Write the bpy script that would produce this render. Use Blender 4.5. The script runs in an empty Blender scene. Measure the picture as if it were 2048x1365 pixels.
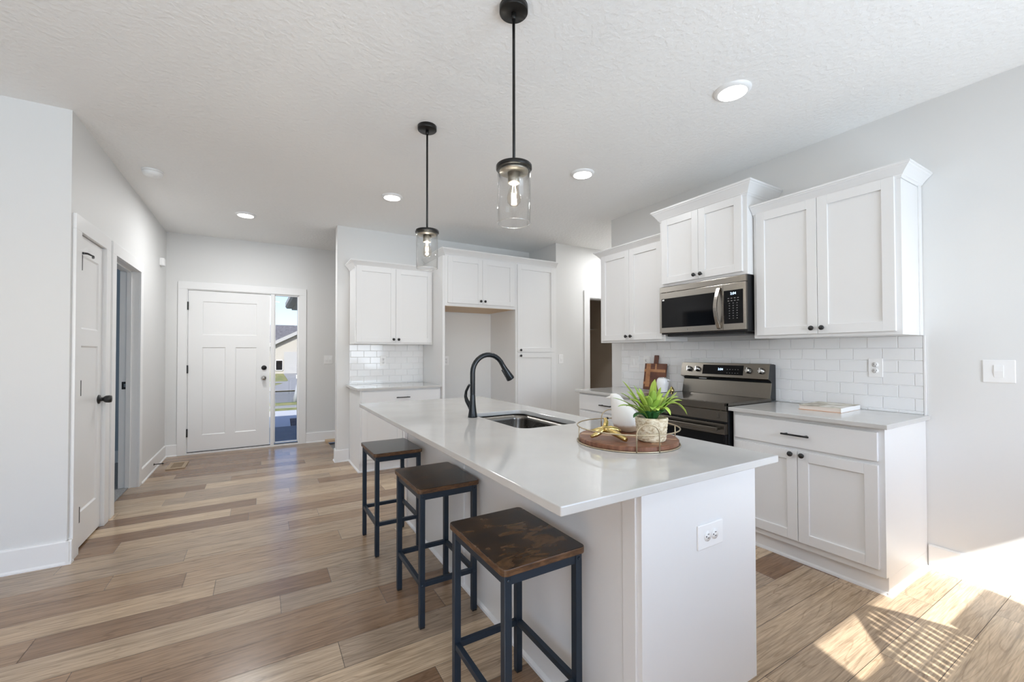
import bpy, bmesh, math, random
from mathutils import Vector, Matrix
random.seed(7)
SC = bpy.context.scene
COL = SC.collection
PI = math.pi

# ------------------------------------------------------------------ camera
F_PX, PPX, PPY = 836.11, -12.355, 11.431
YAW, PITCH, ROLL, EYE = 0.5311, 0.0138, -0.0016, 1.2624
cd = bpy.data.cameras.new('camera')
cam = bpy.data.objects.new('camera', cd); COL.objects.link(cam)
cd.sensor_fit = 'HORIZONTAL'; cd.sensor_width = 36.0
cd.lens = F_PX * 36.0 / 2048.0
cd.shift_x = -PPX / 2048.0; cd.shift_y = PPY / 2048.0
cd.clip_start = 0.02; cd.clip_end = 500
_f0 = Vector((math.sin(YAW), math.cos(YAW), 0)); _r = Vector((math.cos(YAW), -math.sin(YAW), 0)); _z = Vector((0, 0, 1))
_fw = math.cos(PITCH) * _f0 + math.sin(PITCH) * _z
_up = -math.sin(PITCH) * _f0 + math.cos(PITCH) * _z
_rx = math.cos(ROLL) * _r + math.sin(ROLL) * _up
_ux = -math.sin(ROLL) * _r + math.cos(ROLL) * _up
cam.matrix_world = Matrix(((_rx.x, _ux.x, -_fw.x, 0), (_rx.y, _ux.y, -_fw.y, 0), (_rx.z, _ux.z, -_fw.z, EYE), (0, 0, 0, 1)))
SC.camera = cam

# ------------------------------------------------------------------ world, sun, fill lamps, exposure
SC.view_settings.view_transform = 'Standard'
SC.view_settings.look = 'None'
SC.view_settings.gamma = 1.0
SC.view_settings.use_curve_mapping = False
SC.view_settings.exposure = 0.53
SC.cycles.caustics_reflective = False; SC.cycles.diffuse_bounces = 8; SC.cycles.max_bounces = 16
SUN_DIR = Vector((0.398, 1.0, -0.80)).normalized()      # direction the light travels
SUN_ELEV = math.asin(-SUN_DIR.z)
world = bpy.data.worlds.new('world'); SC.world = world; world.use_nodes = True
wn = world.node_tree; wn.nodes.clear()
wo = wn.nodes.new('ShaderNodeOutputWorld'); wb = wn.nodes.new('ShaderNodeBackground')
sky = wn.nodes.new('ShaderNodeTexSky'); sky.sky_type = 'NISHITA'; sky.sun_disc = False
sky.sun_elevation = SUN_ELEV; sky.sun_rotation = math.radians(200); sky.air_density = 1.0; sky.dust_density = 1.2; sky.ozone_density = 3.0
wb.inputs['Strength'].default_value = 0.31
tint = wn.nodes.new('ShaderNodeMix'); tint.data_type = 'RGBA'; tint.blend_type = 'MULTIPLY'; tint.inputs['Factor'].default_value = 1.0; tint.inputs[7].default_value = (.95, .92, 1.03, 1)
wn.links.new(sky.outputs[0], tint.inputs[6]); wn.links.new(tint.outputs[2], wb.inputs[0]); wn.links.new(wb.outputs[0], wo.inputs[0])

def lamp(name, kind, energy, color, loc, parent=None, **kw):
    d = bpy.data.lights.new(name, kind); d.energy = energy; d.color = color
    o = bpy.data.objects.new(name, d); COL.objects.link(o); o.location = loc
    for k, v in kw.items():
        if k != 'rot': setattr(d, k, v)
    if 'rot' in kw: o.rotation_euler = kw['rot']
    if parent: o.parent = parent
    return o
sun = lamp('sun', 'SUN', 8.9, (1.0, 0.98, 0.945), (0, -8, 10), angle=math.radians(0.55))
sun.rotation_mode = 'QUATERNION'; sun.rotation_quaternion = SUN_DIR.to_track_quat('-Z', 'Y')
DAY = (0.66, 0.825, 1.0)
WIN = dict(shape='RECTANGLE', spread=math.radians(120))
lamp('day_fill_patio_door', 'AREA', 28, DAY, (2.0, -1.40, 1.05), rot=(PI/2+.1, 0, 0), size=1.8, size_y=1.9, **WIN)  # area lamps added in the rear openings, standing in for daylight
lamp('day_fill_rear_window', 'AREA', 12, DAY, (-1.75, -1.40, 1.35), rot=(PI/2+.1, 0, 0), size=2.8, size_y=1.4, **WIN)
# upward fill lamps added inside the same openings to brighten the ceiling
lamp('up_fill_patio_door', 'AREA', 7, (.86,.93,1.0), (2.0, -1.36, .9), rot=(PI/2+.95, 0, 0), size=1.8, size_y=1.5, **WIN)
lamp('up_fill_rear_window', 'AREA', 34, (.78,.895,1.0), (-1.75, -1.36, 1.2), rot=(PI/2+.95, 0, 0), size=2.8, size_y=1.1, **WIN)
lamp('bedroom_fill', 'AREA', 9, (0.70, 0.85, 1.0), (-3.9, 5.2, 1.4), rot=(PI/2, 0, -PI/2), shape='RECTANGLE', size=1.4, size_y=1.2)  # fill lamp added to brighten the bedroom; no window is built there

# ------------------------------------------------------------------ helpers
class MB:
    def __init__(s): s.v = []; s.f = []; s.sm = []
    def add(s, vs, fs, smooth=False):
        n = len(s.v); s.v += [tuple(p) for p in vs]
        s.f += [tuple(i + n for i in f) for f in fs]; s.sm += [smooth] * len(fs); return s
    def box(s, x0, x1, y0, y1, z0, z1):
        if x0 > x1: x0, x1 = x1, x0
        if y0 > y1: y0, y1 = y1, y0
        if z0 > z1: z0, z1 = z1, z0
        v = [(x0,y0,z0),(x1,y0,z0),(x1,y1,z0),(x0,y1,z0),(x0,y0,z1),(x1,y0,z1),(x1,y1,z1),(x0,y1,z1)]
        return s.add(v, [(3,2,1,0),(4,5,6,7),(0,1,5,4),(1,2,6,5),(2,3,7,6),(3,0,4,7)])
    def quad(s, a, b, c, d): return s.add([a,b,c,d], [(0,1,2,3)])
    def lathe(s, prof, c=(0,0,0), n=32, M=None, smooth=True, close=True):
        """profile of (r, z); caps where r is 0"""
        vs = []; fs = []
        for r, z in prof:
            for i in range(n):
                a = 2*PI*i/n; p = Vector((r*math.cos(a), r*math.sin(a), z))
                if M: p = M @ p
                vs.append((p.x+c[0], p.y+c[1], p.z+c[2]))
        for j in range(len(prof)-1):
            for i in range(n):
                k = (i+1) % n; fs.append((j*n+i, j*n+k, (j+1)*n+k, (j+1)*n+i))
        s.add(vs, fs, smooth)
        if close:
            m = len(s.v) - len(vs)
            if prof[0][0] > 1e-6: s.f.append(tuple(m+i for i in reversed(range(n)))); s.sm.append(False)
            if prof[-1][0] > 1e-6:
                b = m+(len(prof)-1)*n; s.f.append(tuple(b+i for i in range(n))); s.sm.append(False)
        return s
    def cyl(s, r, h, c=(0,0,0), n=24, axis='Z'):
        M = {'Z': Matrix.Identity(3), 'X': Matrix.Rotation(PI/2, 3, 'Y'), 'Y': Matrix.Rotation(-PI/2, 3, 'X')}[axis]
        b = min(r, abs(h)) * 0.08
        return s.lathe([(r-b,0),(r,b),(r,h-b),(r-b,h)], c, n, M, smooth=True)
    def tube(s, path, rad, n=10, closed=False, caps=True):
        P = [Vector(p) for p in path]; m = len(P)
        R = rad if isinstance(rad, (list, tuple)) else [rad]*m
        vs = []; fs = []; prev = None
        for i in range(m):
            if closed: t = P[(i+1)%m]-P[i-1]
            else: t = P[min(i+1,m-1)]-P[max(i-1,0)]
            t.normalize()
            if prev is None:
                u = t.orthogonal().normalized()
            else:
                u = prev - t*prev.dot(t)
                u = u.normalized() if u.length > 1e-6 else t.orthogonal().normalized()
            prev = u; w = t.cross(u)
            for k in range(n):
                a = 2*PI*k/n; vs.append(P[i] + R[i]*(math.cos(a)*u + math.sin(a)*w))
        for i in range(m if closed else m-1):
            j = (i+1) % m
            for k in range(n):
                l = (k+1) % n; fs.append((i*n+k, i*n+l, j*n+l, j*n+k))
        base = len(s.v); s.add(vs, fs, True)
        if caps and not closed:
            s.f.append(tuple(base+i for i in reversed(range(n)))); s.sm.append(False)
            s.f.append(tuple(base+(m-1)*n+i for i in range(n))); s.sm.append(False)
        return s
    def prism(s, prof, axis, a0, a1):
        """extrude closed 2-D profile along an axis; profile is (other two axes in XYZ order)"""
        def P(p, a):
            return {'X': (a,p[0],p[1]), 'Y': (p[0],a,p[1]), 'Z': (p[0],p[1],a)}[axis]
        n = len(prof); vs = [P(p,a0) for p in prof]+[P(p,a1) for p in prof]
        fs = [(i,(i+1)%n,(i+1)%n+n,i+n) for i in range(n)] + [tuple(reversed(range(n))), tuple(range(n,2*n))]
        return s.add(vs, fs)
    def build(s, name, mat, parent=None, bevel=0, segs=2, recalc=True, smooth_angle=None):
        me = bpy.data.meshes.new(name); me.from_pydata(s.v, [], s.f); me.update()
        for p, k in zip(me.polygons, s.sm): p.use_smooth = k
        if recalc:
            b = bmesh.new(); b.from_mesh(me); bmesh.ops.recalc_face_normals(b, faces=b.faces); b.to_mesh(me); b.free()
        o = bpy.data.objects.new(name, me); COL.objects.link(o)
        if mat: me.materials.append(mat)
        if parent: o.parent = parent
        if bevel:
            m = o.modifiers.new('edge', 'BEVEL'); m.width = bevel; m.segments = segs; m.limit_method = 'ANGLE'; m.angle_limit = math.radians(40)
            m.harden_normals = False
        return o

def tag(o, label=None, cat=None, group=None, kind=None):
    if label: o['label'] = label
    if cat: o['category'] = cat
    if group: o['group'] = group
    if kind: o['kind'] = kind
    return o
def thing(name, label, cat, loc=(0,0,0), rz=0.0, group=None):
    o = bpy.data.objects.new(name, None); COL.objects.link(o)
    o.empty_display_size = 0.1; o.location = loc; o.rotation_euler = (0,0,rz)
    return tag(o, label, cat, group)
def kids(o): return [c for c in bpy.data.objects if c.parent == o]
def copy_tree(o, parent=None):
    c = o.copy(); COL.objects.link(c)
    if parent: c.parent = parent
    for ch in kids(o): copy_tree(ch, c)
    return c
def struct(o): o['kind'] = 'structure'; return o

# ------------------------------------------------------------------ materials
def mat(name, col=(.8,.8,.8), rough=.5, metal=0.0, spec=.5, **kw):
    m = bpy.data.materials.new(name); m.use_nodes = True
    b = m.node_tree.nodes['Principled BSDF']
    b.inputs['Base Color'].default_value = (*col, 1); b.inputs['Roughness'].default_value = rough
    b.inputs['Metallic'].default_value = metal; b.inputs['Specular IOR Level'].default_value = spec
    for k, v in kw.items(): b.inputs[k.replace('_',' ')].default_value = v
    return m
def nd(m, t, **kw):
    n = m.node_tree.nodes.new(t)
    for k, v in kw.items(): setattr(n, k, v)
    return n
def lk(m, a, b): m.node_tree.links.new(a, b)
def BS(m): return m.node_tree.nodes['Principled BSDF']
def bump_noise(m, scale, strength, dist=.002, detail=3, rough=.5, coord='Object', stretch=None):
    tc = nd(m,'ShaderNodeTexCoord'); src = tc.outputs[coord]
    if stretch:
        mp = nd(m,'ShaderNodeMapping'); mp.inputs['Scale'].default_value = stretch; lk(m, src, mp.inputs[0]); src = mp.outputs[0]
    n = nd(m,'ShaderNodeTexNoise'); n.inputs['Scale'].default_value = scale; n.inputs['Detail'].default_value = detail; n.inputs['Roughness'].default_value = rough
    b = nd(m,'ShaderNodeBump'); b.inputs['Strength'].default_value = strength; b.inputs['Distance'].default_value = dist
    lk(m, src, n.inputs['Vector']); lk(m, n.outputs['Fac'], b.inputs['Height']); lk(m, b.outputs[0], BS(m).inputs['Normal'])
    return n
def ramp(m, fac, stops):
    r = nd(m,'ShaderNodeValToRGB'); e = r.color_ramp.elements
    e[0].position, e[0].color = stops[0][0], (*stops[0][1],1)
    e[1].position, e[1].color = stops[-1][0], (*stops[-1][1],1)
    for p, c in stops[1:-1]:
        x = e.new(p); x.color = (*c,1)
    lk(m, fac, r.inputs[0]); return r

M = {}
M['wall'] = mat('wall_paint', (.75,.75,.74), .6); bump_noise(M['wall'], 140, .12, .0015)
M['ceiling'] = mat('ceiling_paint', (.89,.89,.88), .75)
def _ceil(m):
    tc = nd(m,'ShaderNodeTexCoord'); n1 = nd(m,'ShaderNodeTexNoise'); n1.inputs['Scale'].default_value = 38; n1.inputs['Detail'].default_value = 4
    r = ramp(m, n1.outputs['Fac'], [(.42,(0,0,0)),(.62,(1,1,1))])
    b = nd(m,'ShaderNodeBump'); b.inputs['Strength'].default_value = .35; b.inputs['Distance'].default_value = .004
    lk(m, tc.outputs['Object'], n1.inputs['Vector']); lk(m, r.outputs[0], b.inputs['Height']); lk(m, b.outputs[0], BS(m).inputs['Normal'])
_ceil(M['ceiling'])
M['trim'] = mat('trim_white', (.85,.85,.845), .35)
M['cab'] = mat('cabinet_white', (.79,.79,.787), .35)
M['wood_raw'] = mat('raw_maple', (.62,.45,.28), .5)
M['quartz'] = mat('quartz', (.57,.562,.545), .08)
def _qz(m):
    tc = nd(m,'ShaderNodeTexCoord'); n = nd(m,'ShaderNodeTexNoise'); n.inputs['Scale'].default_value = 6; n.inputs['Detail'].default_value = 6
    r = ramp(m, n.outputs['Fac'], [(.3,(.555,.547,.53)),(.7,(.595,.588,.573))])
    lk(m, tc.outputs['Object'], n.inputs['Vector']); lk(m, r.outputs[0], BS(m).inputs['Base Color'])
_qz(M['quartz'])
M['tile'] = mat('tile_glaze', (.84,.845,.85), .08); bump_noise(M['tile'], 22, .06, .003, 1)
M['grout'] = mat('grout', (.86,.86,.855), .8)
M['black'] = mat('black_metal', (.012,.012,.013), .35, spec=.5)
M['blackplastic'] = mat('black_plastic', (.015,.016,.018), .4)
M['faucet'] = mat('faucet_black', (.007,.010,.013), .24, .2)
M['plate'] = mat('white_plastic', (.86,.86,.855), .3)
M['slot'] = mat('dark_slot', (.03,.03,.03), .6)
M['steel'] = mat('stainless', (.39,.362,.325), .24, 1.0)
def _st(m, stretch):
    tc = nd(m,'ShaderNodeTexCoord'); mp = nd(m,'ShaderNodeMapping'); mp.inputs['Scale'].default_value = stretch
    n = nd(m,'ShaderNodeTexNoise'); n.inputs['Scale'].default_value = 60; n.inputs['Detail'].default_value = 3
    mr = nd(m,'ShaderNodeMapRange'); mr.inputs['To Min'].default_value = .18; mr.inputs['To Max'].default_value = .32
    lk(m, tc.outputs['Object'], mp.inputs[0]); lk(m, mp.outputs[0], n.inputs['Vector']); lk(m, n.outputs['Fac'], mr.inputs['Value']); lk(m, mr.outputs[0], BS(m).inputs['Roughness'])
_st(M['steel'], (1,1,40))
M['rsteel'] = mat('range_steel', (.175,.160,.140), .22, 1.0); _st(M['rsteel'], (1,1,40))
M['sink'] = mat('sink_steel', (.22,.205,.185), .3, 1.0); _st(M['sink'], (40,1,1))
M['blackglass'] = mat('black_glass', (.004,.004,.005), .05, spec=.22)
M['chrome'] = mat('nickel', (.62,.61,.59), .18, 1.0)
M['stoolmetal'] = mat('stool_metal', (.016,.028,.045), .42, .2)
M['pendmetal'] = mat('pendant_bronze', (.018,.017,.016), .35, .5)
M['socket'] = mat('socket_nickel', (.30,.28,.24), .35, .9)
M['gold'] = mat('gold', (.60,.46,.19), .26, 1.0); bump_noise(M['gold'], 60, .25, .002)
M['ceramic'] = mat('ceramic_white', (.84,.82,.78), .35)
M['jug'] = mat('jug_white', (.86,.86,.86), .2)
M['wire'] = mat('brass_wire', (.52,.43,.30), .35, .9)
M['soil'] = mat('soil', (.03,.022,.015), .9)
M['paper'] = mat('paper', (.86,.85,.82), .7)
M['concrete'] = mat('concrete', (.27,.262,.25), .8); bump_noise(M['concrete'], 30, .2)
M['asphalt'] = mat('asphalt', (.17,.17,.165), .9)
M['carpet'] = mat('carpet', (.30,.29,.28), .95); bump_noise(M['carpet'], 220, .8, .01, 4)
M['deck'] = mat('deck_board', (.10,.11,.125), .6); bump_noise(M['deck'], 30, .3, .002, stretch=(1,12,12))
M['mulch'] = mat('mulch', (.045,.035,.035), .95)
M['wicker'] = mat('wicker', (.22,.14,.08), .6)
M['cushion'] = mat('cushion', (.62,.60,.56), .9)
M['roofwall'] = mat('exterior_siding', (.70,.67,.60), .7)

def emis(name, col, s):
    m = bpy.data.materials.new(name); m.use_nodes = True; b = BS(m)
    b.inputs['Base Color'].default_value = (*col,1); b.inputs['Emission Color'].default_value = (*col,1); b.inputs['Emission Strength'].default_value = s
    return m
M['led'] = emis('led_diffuser', (1,.96,.90), 6.0)
M['filament'] = emis('filament', (1,.74,.45), 35.0)
M['digits'] = emis('clock_digits', (.55,.75,1.0), 1.6)
M['legend'] = mat('panel_legend', (.25,.25,.25), .5)

def thin_glass(name, tint=(1,1,1), f0=1.45, rough=0.0):
    m = bpy.data.materials.new(name); m.use_nodes = True; nt = m.node_tree; nt.nodes.clear()
    o = nt.nodes.new('ShaderNodeOutputMaterial'); mx = nt.nodes.new('ShaderNodeMixShader')
    t = nt.nodes.new('ShaderNodeBsdfTransparent'); g = nt.nodes.new('ShaderNodeBsdfGlossy'); fr = nt.nodes.new('ShaderNodeLayerWeight')
    pw = nt.nodes.new('ShaderNodeMath'); pw.operation = 'POWER'; pw.inputs[1].default_value = 4.5
    ma = nt.nodes.new('ShaderNodeMath'); ma.operation = 'MULTIPLY_ADD'; ma.inputs[1].default_value = .75; ma.inputs[2].default_value = f0; ma.use_clamp = True
    t.inputs[0].default_value = (*tint,1); g.inputs['Roughness'].default_value = rough; fr.inputs[0].default_value = .5
    nt.links.new(fr.outputs['Facing'], pw.inputs[0]); nt.links.new(pw.outputs[0], ma.inputs[0]); nt.links.new(ma.outputs[0], mx.inputs[0]); nt.links.new(t.outputs[0], mx.inputs[1]); nt.links.new(g.outputs[0], mx.inputs[2]); nt.links.new(mx.outputs[0], o.inputs[0])
    return m
M['pane'] = thin_glass('window_glass', (.98,.99,.985), .03)
M['sidelight'] = thin_glass('dimming_sidelight_glass', (.71,.72,.73), .03)  # pane greyed to dim the brighter outdoors seen through it
M['shade'] = thin_glass('pendant_glass', (.995,.995,.992), .025, .02)
M['rim'] = thin_glass('pendant_glass_edge', (1,1,1), .45, .25)
M['bulb'] = thin_glass('bulb_glass', (1,.97,.92), .03)

def floor_mat():
    m = mat('vinyl_plank', (.3,.2,.12), .23, spec=.6)
    at = nd(m,'ShaderNodeAttribute', attribute_name='plank'); uv = nd(m,'ShaderNodeUVMap', uv_map='UVMap')
    sep = nd(m,'ShaderNodeSeparateColor'); lk(m, at.outputs['Color'], sep.inputs[0])
    sepuv = nd(m,'ShaderNodeSeparateXYZ'); lk(m, uv.outputs[0], sepuv.inputs[0])
    # grain coordinate: stretched along the plank, shifted per plank
    mu = nd(m,'ShaderNodeMath', operation='MULTIPLY'); mu.inputs[1].default_value = 37.0; lk(m, sep.outputs[1], mu.inputs[0])
    comb = nd(m,'ShaderNodeCombineXYZ'); lk(m, sepuv.outputs[0], comb.inputs[0]); lk(m, sepuv.outputs[1], comb.inputs[1]); lk(m, mu.outputs[0], comb.inputs[2])
    mp = nd(m,'ShaderNodeMapping'); mp.inputs['Scale'].default_value = (1.1, 20, 1); lk(m, comb.outputs[0], mp.inputs[0])
    n1 = nd(m,'ShaderNodeTexNoise'); n1.inputs['Scale'].default_value = 2.2; n1.inputs['Detail'].default_value = 7; n1.inputs['Roughness'].default_value = .62; n1.inputs['Distortion'].default_value = .7
    lk(m, mp.outputs[0], n1.inputs['Vector'])
    mp2 = nd(m,'ShaderNodeMapping'); mp2.inputs['Scale'].default_value = (6, 130, 1); lk(m, comb.outputs[0], mp2.inputs[0])
    n2 = nd(m,'ShaderNodeTexNoise'); n2.inputs['Scale'].default_value = 1.5; n2.inputs['Detail'].default_value = 3; lk(m, mp2.outputs[0], n2.inputs['Vector'])
    # cathedral grain rings
    mp3 = nd(m,'ShaderNodeMapping'); mp3.inputs['Scale'].default_value = (.9, 7.5, 1); lk(m, comb.outputs[0], mp3.inputs[0])
    n3 = nd(m,'ShaderNodeTexNoise'); n3.inputs['Scale'].default_value = 1.1; n3.inputs['Detail'].default_value = 1.5; lk(m, mp3.outputs[0], n3.inputs['Vector'])
    ml = nd(m,'ShaderNodeMath', operation='MULTIPLY'); ml.inputs[1].default_value = 70; lk(m, n3.outputs['Fac'], ml.inputs[0])
    sn = nd(m,'ShaderNodeMath', operation='SINE'); lk(m, ml.outputs[0], sn.inputs[0])
    tone = ramp(m, sep.outputs[0], [(0,(.225,.135,.080)),(.25,(.325,.215,.134)),(.5,(.49,.36,.238)),(.75,(.36,.272,.196)),(1,(.60,.455,.305))])
    g1 = ramp(m, n1.outputs['Fac'], [(.26,(.60,.57,.54)),(.5,(1,1,1)),(.74,(1.20,1.19,1.18))])
    g2 = ramp(m, n2.outputs['Fac'], [(.33,(.76,.75,.74)),(.62,(1.08,1.08,1.08))])
    g3 = ramp(m, sn.outputs[0], [(0,(1,1,1)),(.9,(1,1,1)),(1,(.82,.80,.78))])
    cur = tone.outputs[0]
    for g in (g1,g2,g3):
        x = nd(m,'ShaderNodeMix', data_type='RGBA', blend_type='MULTIPLY'); x.inputs['Factor'].default_value = 1.0
        lk(m, cur, x.inputs[6]); lk(m, g.outputs[0], x.inputs[7]); cur = x.outputs[2]
    lk(m, cur, BS(m).inputs['Base Color'])
    b = nd(m,'ShaderNodeBump'); b.inputs['Strength'].default_value = .12; b.inputs['Distance'].default_value = .001
    lk(m, n2.outputs['Fac'], b.inputs['Height']); lk(m, b.outputs[0], BS(m).inputs['Normal'])
    return m
M['floor'] = floor_mat()

def rustic(name, c0, c1, c2, stretch, rough=.45, scale=3.0, lo=.3, hi=.72, bump=.15):
    m = mat(name, c1, rough); tc = nd(m,'ShaderNodeTexCoord'); mp = nd(m,'ShaderNodeMapping'); mp.inputs['Scale'].default_value = stretch
    n = nd(m,'ShaderNodeTexNoise'); n.inputs['Scale'].default_value = scale; n.inputs['Detail'].default_value = 7; n.inputs['Roughness'].default_value = .6; n.inputs['Distortion'].default_value = .5
    r = ramp(m, n.outputs['Fac'], [(lo,c0),((lo+hi)/2,c1),(hi,c2)])
    oi = nd(m,'ShaderNodeObjectInfo'); ad = nd(m,'ShaderNodeVectorMath', operation='ADD')
    lk(m, tc.outputs['Object'], ad.inputs[0]); lk(m, oi.outputs['Location'], ad.inputs[1]); lk(m, ad.outputs[0], mp.inputs[0])
    lk(m, mp.outputs[0], n.inputs['Vector']); lk(m, r.outputs[0], BS(m).inputs['Base Color'])
    b = nd(m,'ShaderNodeBump'); b.inputs['Strength'].default_value = bump; b.inputs['Distance'].default_value = .001; lk(m, n.outputs['Fac'], b.inputs['Height']); lk(m, b.outputs[0], BS(m).inputs['Normal'])
    return m
M['seat'] = rustic('rustic_brown_board', (.007,.009,.012), (.032,.019,.012), (.125,.066,.031), (5,9,4), .24, 1.7, .38, .64, .05)
M['seat_edge'] = rustic('rustic_edge_band', (.03,.014,.007), (.10,.048,.02), (.20,.10,.045), (14,14,60), .45, 2.0)
M['acacia'] = rustic('acacia', (.055,.015,.008), (.13,.036,.015), (.21,.070,.028), (3,26,3), .35)
M['acacia_pale'] = rustic('acacia_pale', (.32,.125,.045), (.44,.20,.08), (.54,.28,.13), (3,26,3), .35)
M['tray'] = rustic('tray_wood', (.12,.042,.02), (.20,.08,.04), (.30,.14,.075), (4,22,3), .4)
M['tray_pale'] = rustic('tray_pale', (.36,.20,.11), (.45,.27,.16), (.52,.34,.2), (4,22,3), .4)

def basket_mat():
    m = mat('seagrass', (.62,.52,.36), .75); tc = nd(m,'ShaderNodeTexCoord')
    mp = nd(m,'ShaderNodeMapping'); mp.inputs['Scale'].default_value = (60,60,95); lk(m, tc.outputs['Object'], mp.inputs[0])
    n = nd(m,'ShaderNodeTexNoise'); n.inputs['Scale'].default_value = 1.3; n.inputs['Detail'].default_value = 3; lk(m, mp.outputs[0], n.inputs['Vector'])
    r = ramp(m, n.outputs['Fac'], [(.3,(.40,.29,.16)),(.5,(.70,.60,.43)),(.7,(.80,.73,.58))]); lk(m, r.outputs[0], BS(m).inputs['Base Color'])
    b = nd(m,'ShaderNodeBump'); b.inputs['Strength'].default_value = .7; b.inputs['Distance'].default_value = .004; lk(m, n.outputs['Fac'], b.inputs['Height']); lk(m, b.outputs[0], BS(m).inputs['Normal'])
    return m
M['basket'] = basket_mat()
def leaf_mat():
    m = mat('leaf', (.2,.4,.06), .45); at = nd(m,'ShaderNodeAttribute', attribute_name='leafcol')
    lk(m, at.outputs['Color'], BS(m).inputs['Base Color']); BS(m).inputs['Transmission Weight'].default_value = 0
    BS(m).inputs['Subsurface Weight'].default_value = 0
    return m
M['leaf'] = leaf_mat()
def siding_mat(name, col, pitch, axis=2, dark=.72):
    m = mat(name, col, .7); tc = nd(m,'ShaderNodeTexCoord'); sp = nd(m,'ShaderNodeSeparateXYZ'); lk(m, tc.outputs['Object'], sp.inputs[0])
    mu = nd(m,'ShaderNodeMath', operation='MULTIPLY'); mu.inputs[1].default_value = 1/pitch; lk(m, sp.outputs[axis], mu.inputs[0])
    fr = nd(m,'ShaderNodeMath', operation='FRACT'); lk(m, mu.outputs[0], fr.inputs[0])
    r = ramp(m, fr.outputs[0], [(0,tuple(c*dark for c in col)),(.12,col),(1,col)]); lk(m, r.outputs[0], BS(m).inputs['Base Color'])
    return m
M['siding'] = siding_mat('vinyl_siding', (.37,.345,.295), .20)
M['garage'] = mat('garage_paint', (.33,.325,.31), .6)
M['walk'] = mat('walk_concrete', (.50,.50,.50), .8)
M['eave'] = mat('eave_paint', (.42,.40,.37), .6)
M['shingle'] = mat('shingle', (.11,.105,.11), .9)
def _noisecol(m, scale, a, b, detail=4):
    tc = nd(m,'ShaderNodeTexCoord'); n = nd(m,'ShaderNodeTexNoise'); n.inputs['Scale'].default_value = scale; n.inputs['Detail'].default_value = detail
    r = ramp(m, n.outputs['Fac'], [(.35,a),(.65,b)]); lk(m, tc.outputs['Object'], n.inputs['Vector']); lk(m, r.outputs[0], BS(m).inputs['Base Color'])
_noisecol(M['shingle'], 5, (.08,.075,.08), (.15,.145,.15))
M['lawn'] = mat('lawn', (.14,.17,.04), .95); _noisecol(M['lawn'], 2.2, (.10,.14,.025), (.32,.27,.11), 6)
_noisecol(M['mulch'], 14, (.02,.016,.018), (.11,.09,.09), 6)
_noisecol(M['carpet'], 120, (.20,.195,.19), (.42,.41,.40), 4)

# ------------------------------------------------------------------ setting: dimensions
H = 2.743; CT = 0.890; XR = 3.381; XL = -0.994; YD = 6.473; YK = 5.16; YP = 4.51; YLV = 3.514; YB = -1.52; XW = -4.6
XK0 = 0.765; XJ = 3.435

# floor of separate planks in one mesh
def build_floor():
    me = bpy.data.meshes.new('floor'); vs = []; fs = []; cols = []; uvs = []
    w = 0.1755; LN = 1.193; y = .908 - 15*w; row = 0
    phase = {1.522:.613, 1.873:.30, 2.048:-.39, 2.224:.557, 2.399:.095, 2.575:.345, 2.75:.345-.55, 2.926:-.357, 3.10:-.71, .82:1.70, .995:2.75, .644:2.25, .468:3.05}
    shade = {(2.575,0):.06, (2.399,0):.60, (2.224,0):.22, (2.048,0):.10, (1.873,0):.85, (2.75,0):.45, (2.399,1):.75, (2.575,1):.72, (1.697,0):.97, (1.522,0):.05, (.82,0):.5, (.82,1):.60, (.995,0):.55, (.995,1):.5, (.644,0):.5, (.644,1):.97, (.468,0):1.0, (.468,1):.9, (1.171,0):.25}  # plank tones; rows under the sun patch set lighter to boost its brightness
    while y < YD + .02:
        y1 = min(y + w, YD + .02); xe = 5.2
        if y > 5.30 and y1 < 6.6: xe = 0.83          # stair well begins here
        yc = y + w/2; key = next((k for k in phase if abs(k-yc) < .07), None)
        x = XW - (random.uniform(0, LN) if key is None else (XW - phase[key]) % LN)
        while x < xe:
            x1 = min(x + LN, xe); xa = max(x, XW - .1)
            if x1 - xa > .01 and not (y > YLV + .1 and x1 < XL - .2):
                n = len(vs); g = .0009
                vs += [(xa+g,y+g,0),(x1-g,y+g,0),(x1-g,y1-g,0),(xa+g,y1-g,0)]; fs.append((n,n+1,n+2,n+3))
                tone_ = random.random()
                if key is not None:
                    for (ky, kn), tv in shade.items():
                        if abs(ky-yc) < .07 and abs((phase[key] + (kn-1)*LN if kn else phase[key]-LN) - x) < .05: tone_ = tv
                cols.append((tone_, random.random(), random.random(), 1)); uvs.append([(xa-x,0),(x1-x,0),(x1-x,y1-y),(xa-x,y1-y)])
            x += LN
        y += w; row += 1
    n = len(vs); 
    vs += [(XW-.1,YB-.12,-.002),(5.2,YB-.12,-.002),(5.2,5.30,-.002),(XW-.1,5.30,-.002),(XL-.2,5.30,-.002),(.83,5.30,-.002),(.83,YD+.02,-.002),(XL-.2,YD+.02,-.002)]
    fs += [(n,n+1,n+2,n+3),(n+4,n+5,n+6,n+7)]; cols += [(0,0,0,1)]*2; uvs += [[(0,0)]*4]*2
    me.from_pydata(vs, [], fs); me.update()
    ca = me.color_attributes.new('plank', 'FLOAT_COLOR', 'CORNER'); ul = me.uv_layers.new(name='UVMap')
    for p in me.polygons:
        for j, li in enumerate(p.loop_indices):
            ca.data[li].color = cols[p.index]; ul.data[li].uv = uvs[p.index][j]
    me.materials.append(M['floor']); me.materials.append(M['slot'])
    for p in list(me.polygons)[-2:]: p.material_index = 1
    o = bpy.data.objects.new('floor', me); COL.objects.link(o); return struct(o)
build_floor()
struct(MB().box(XW-.12, 5.3, YB-.12, YD+.12, H, H+.12).build('ceiling', M['ceiling']))
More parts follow.
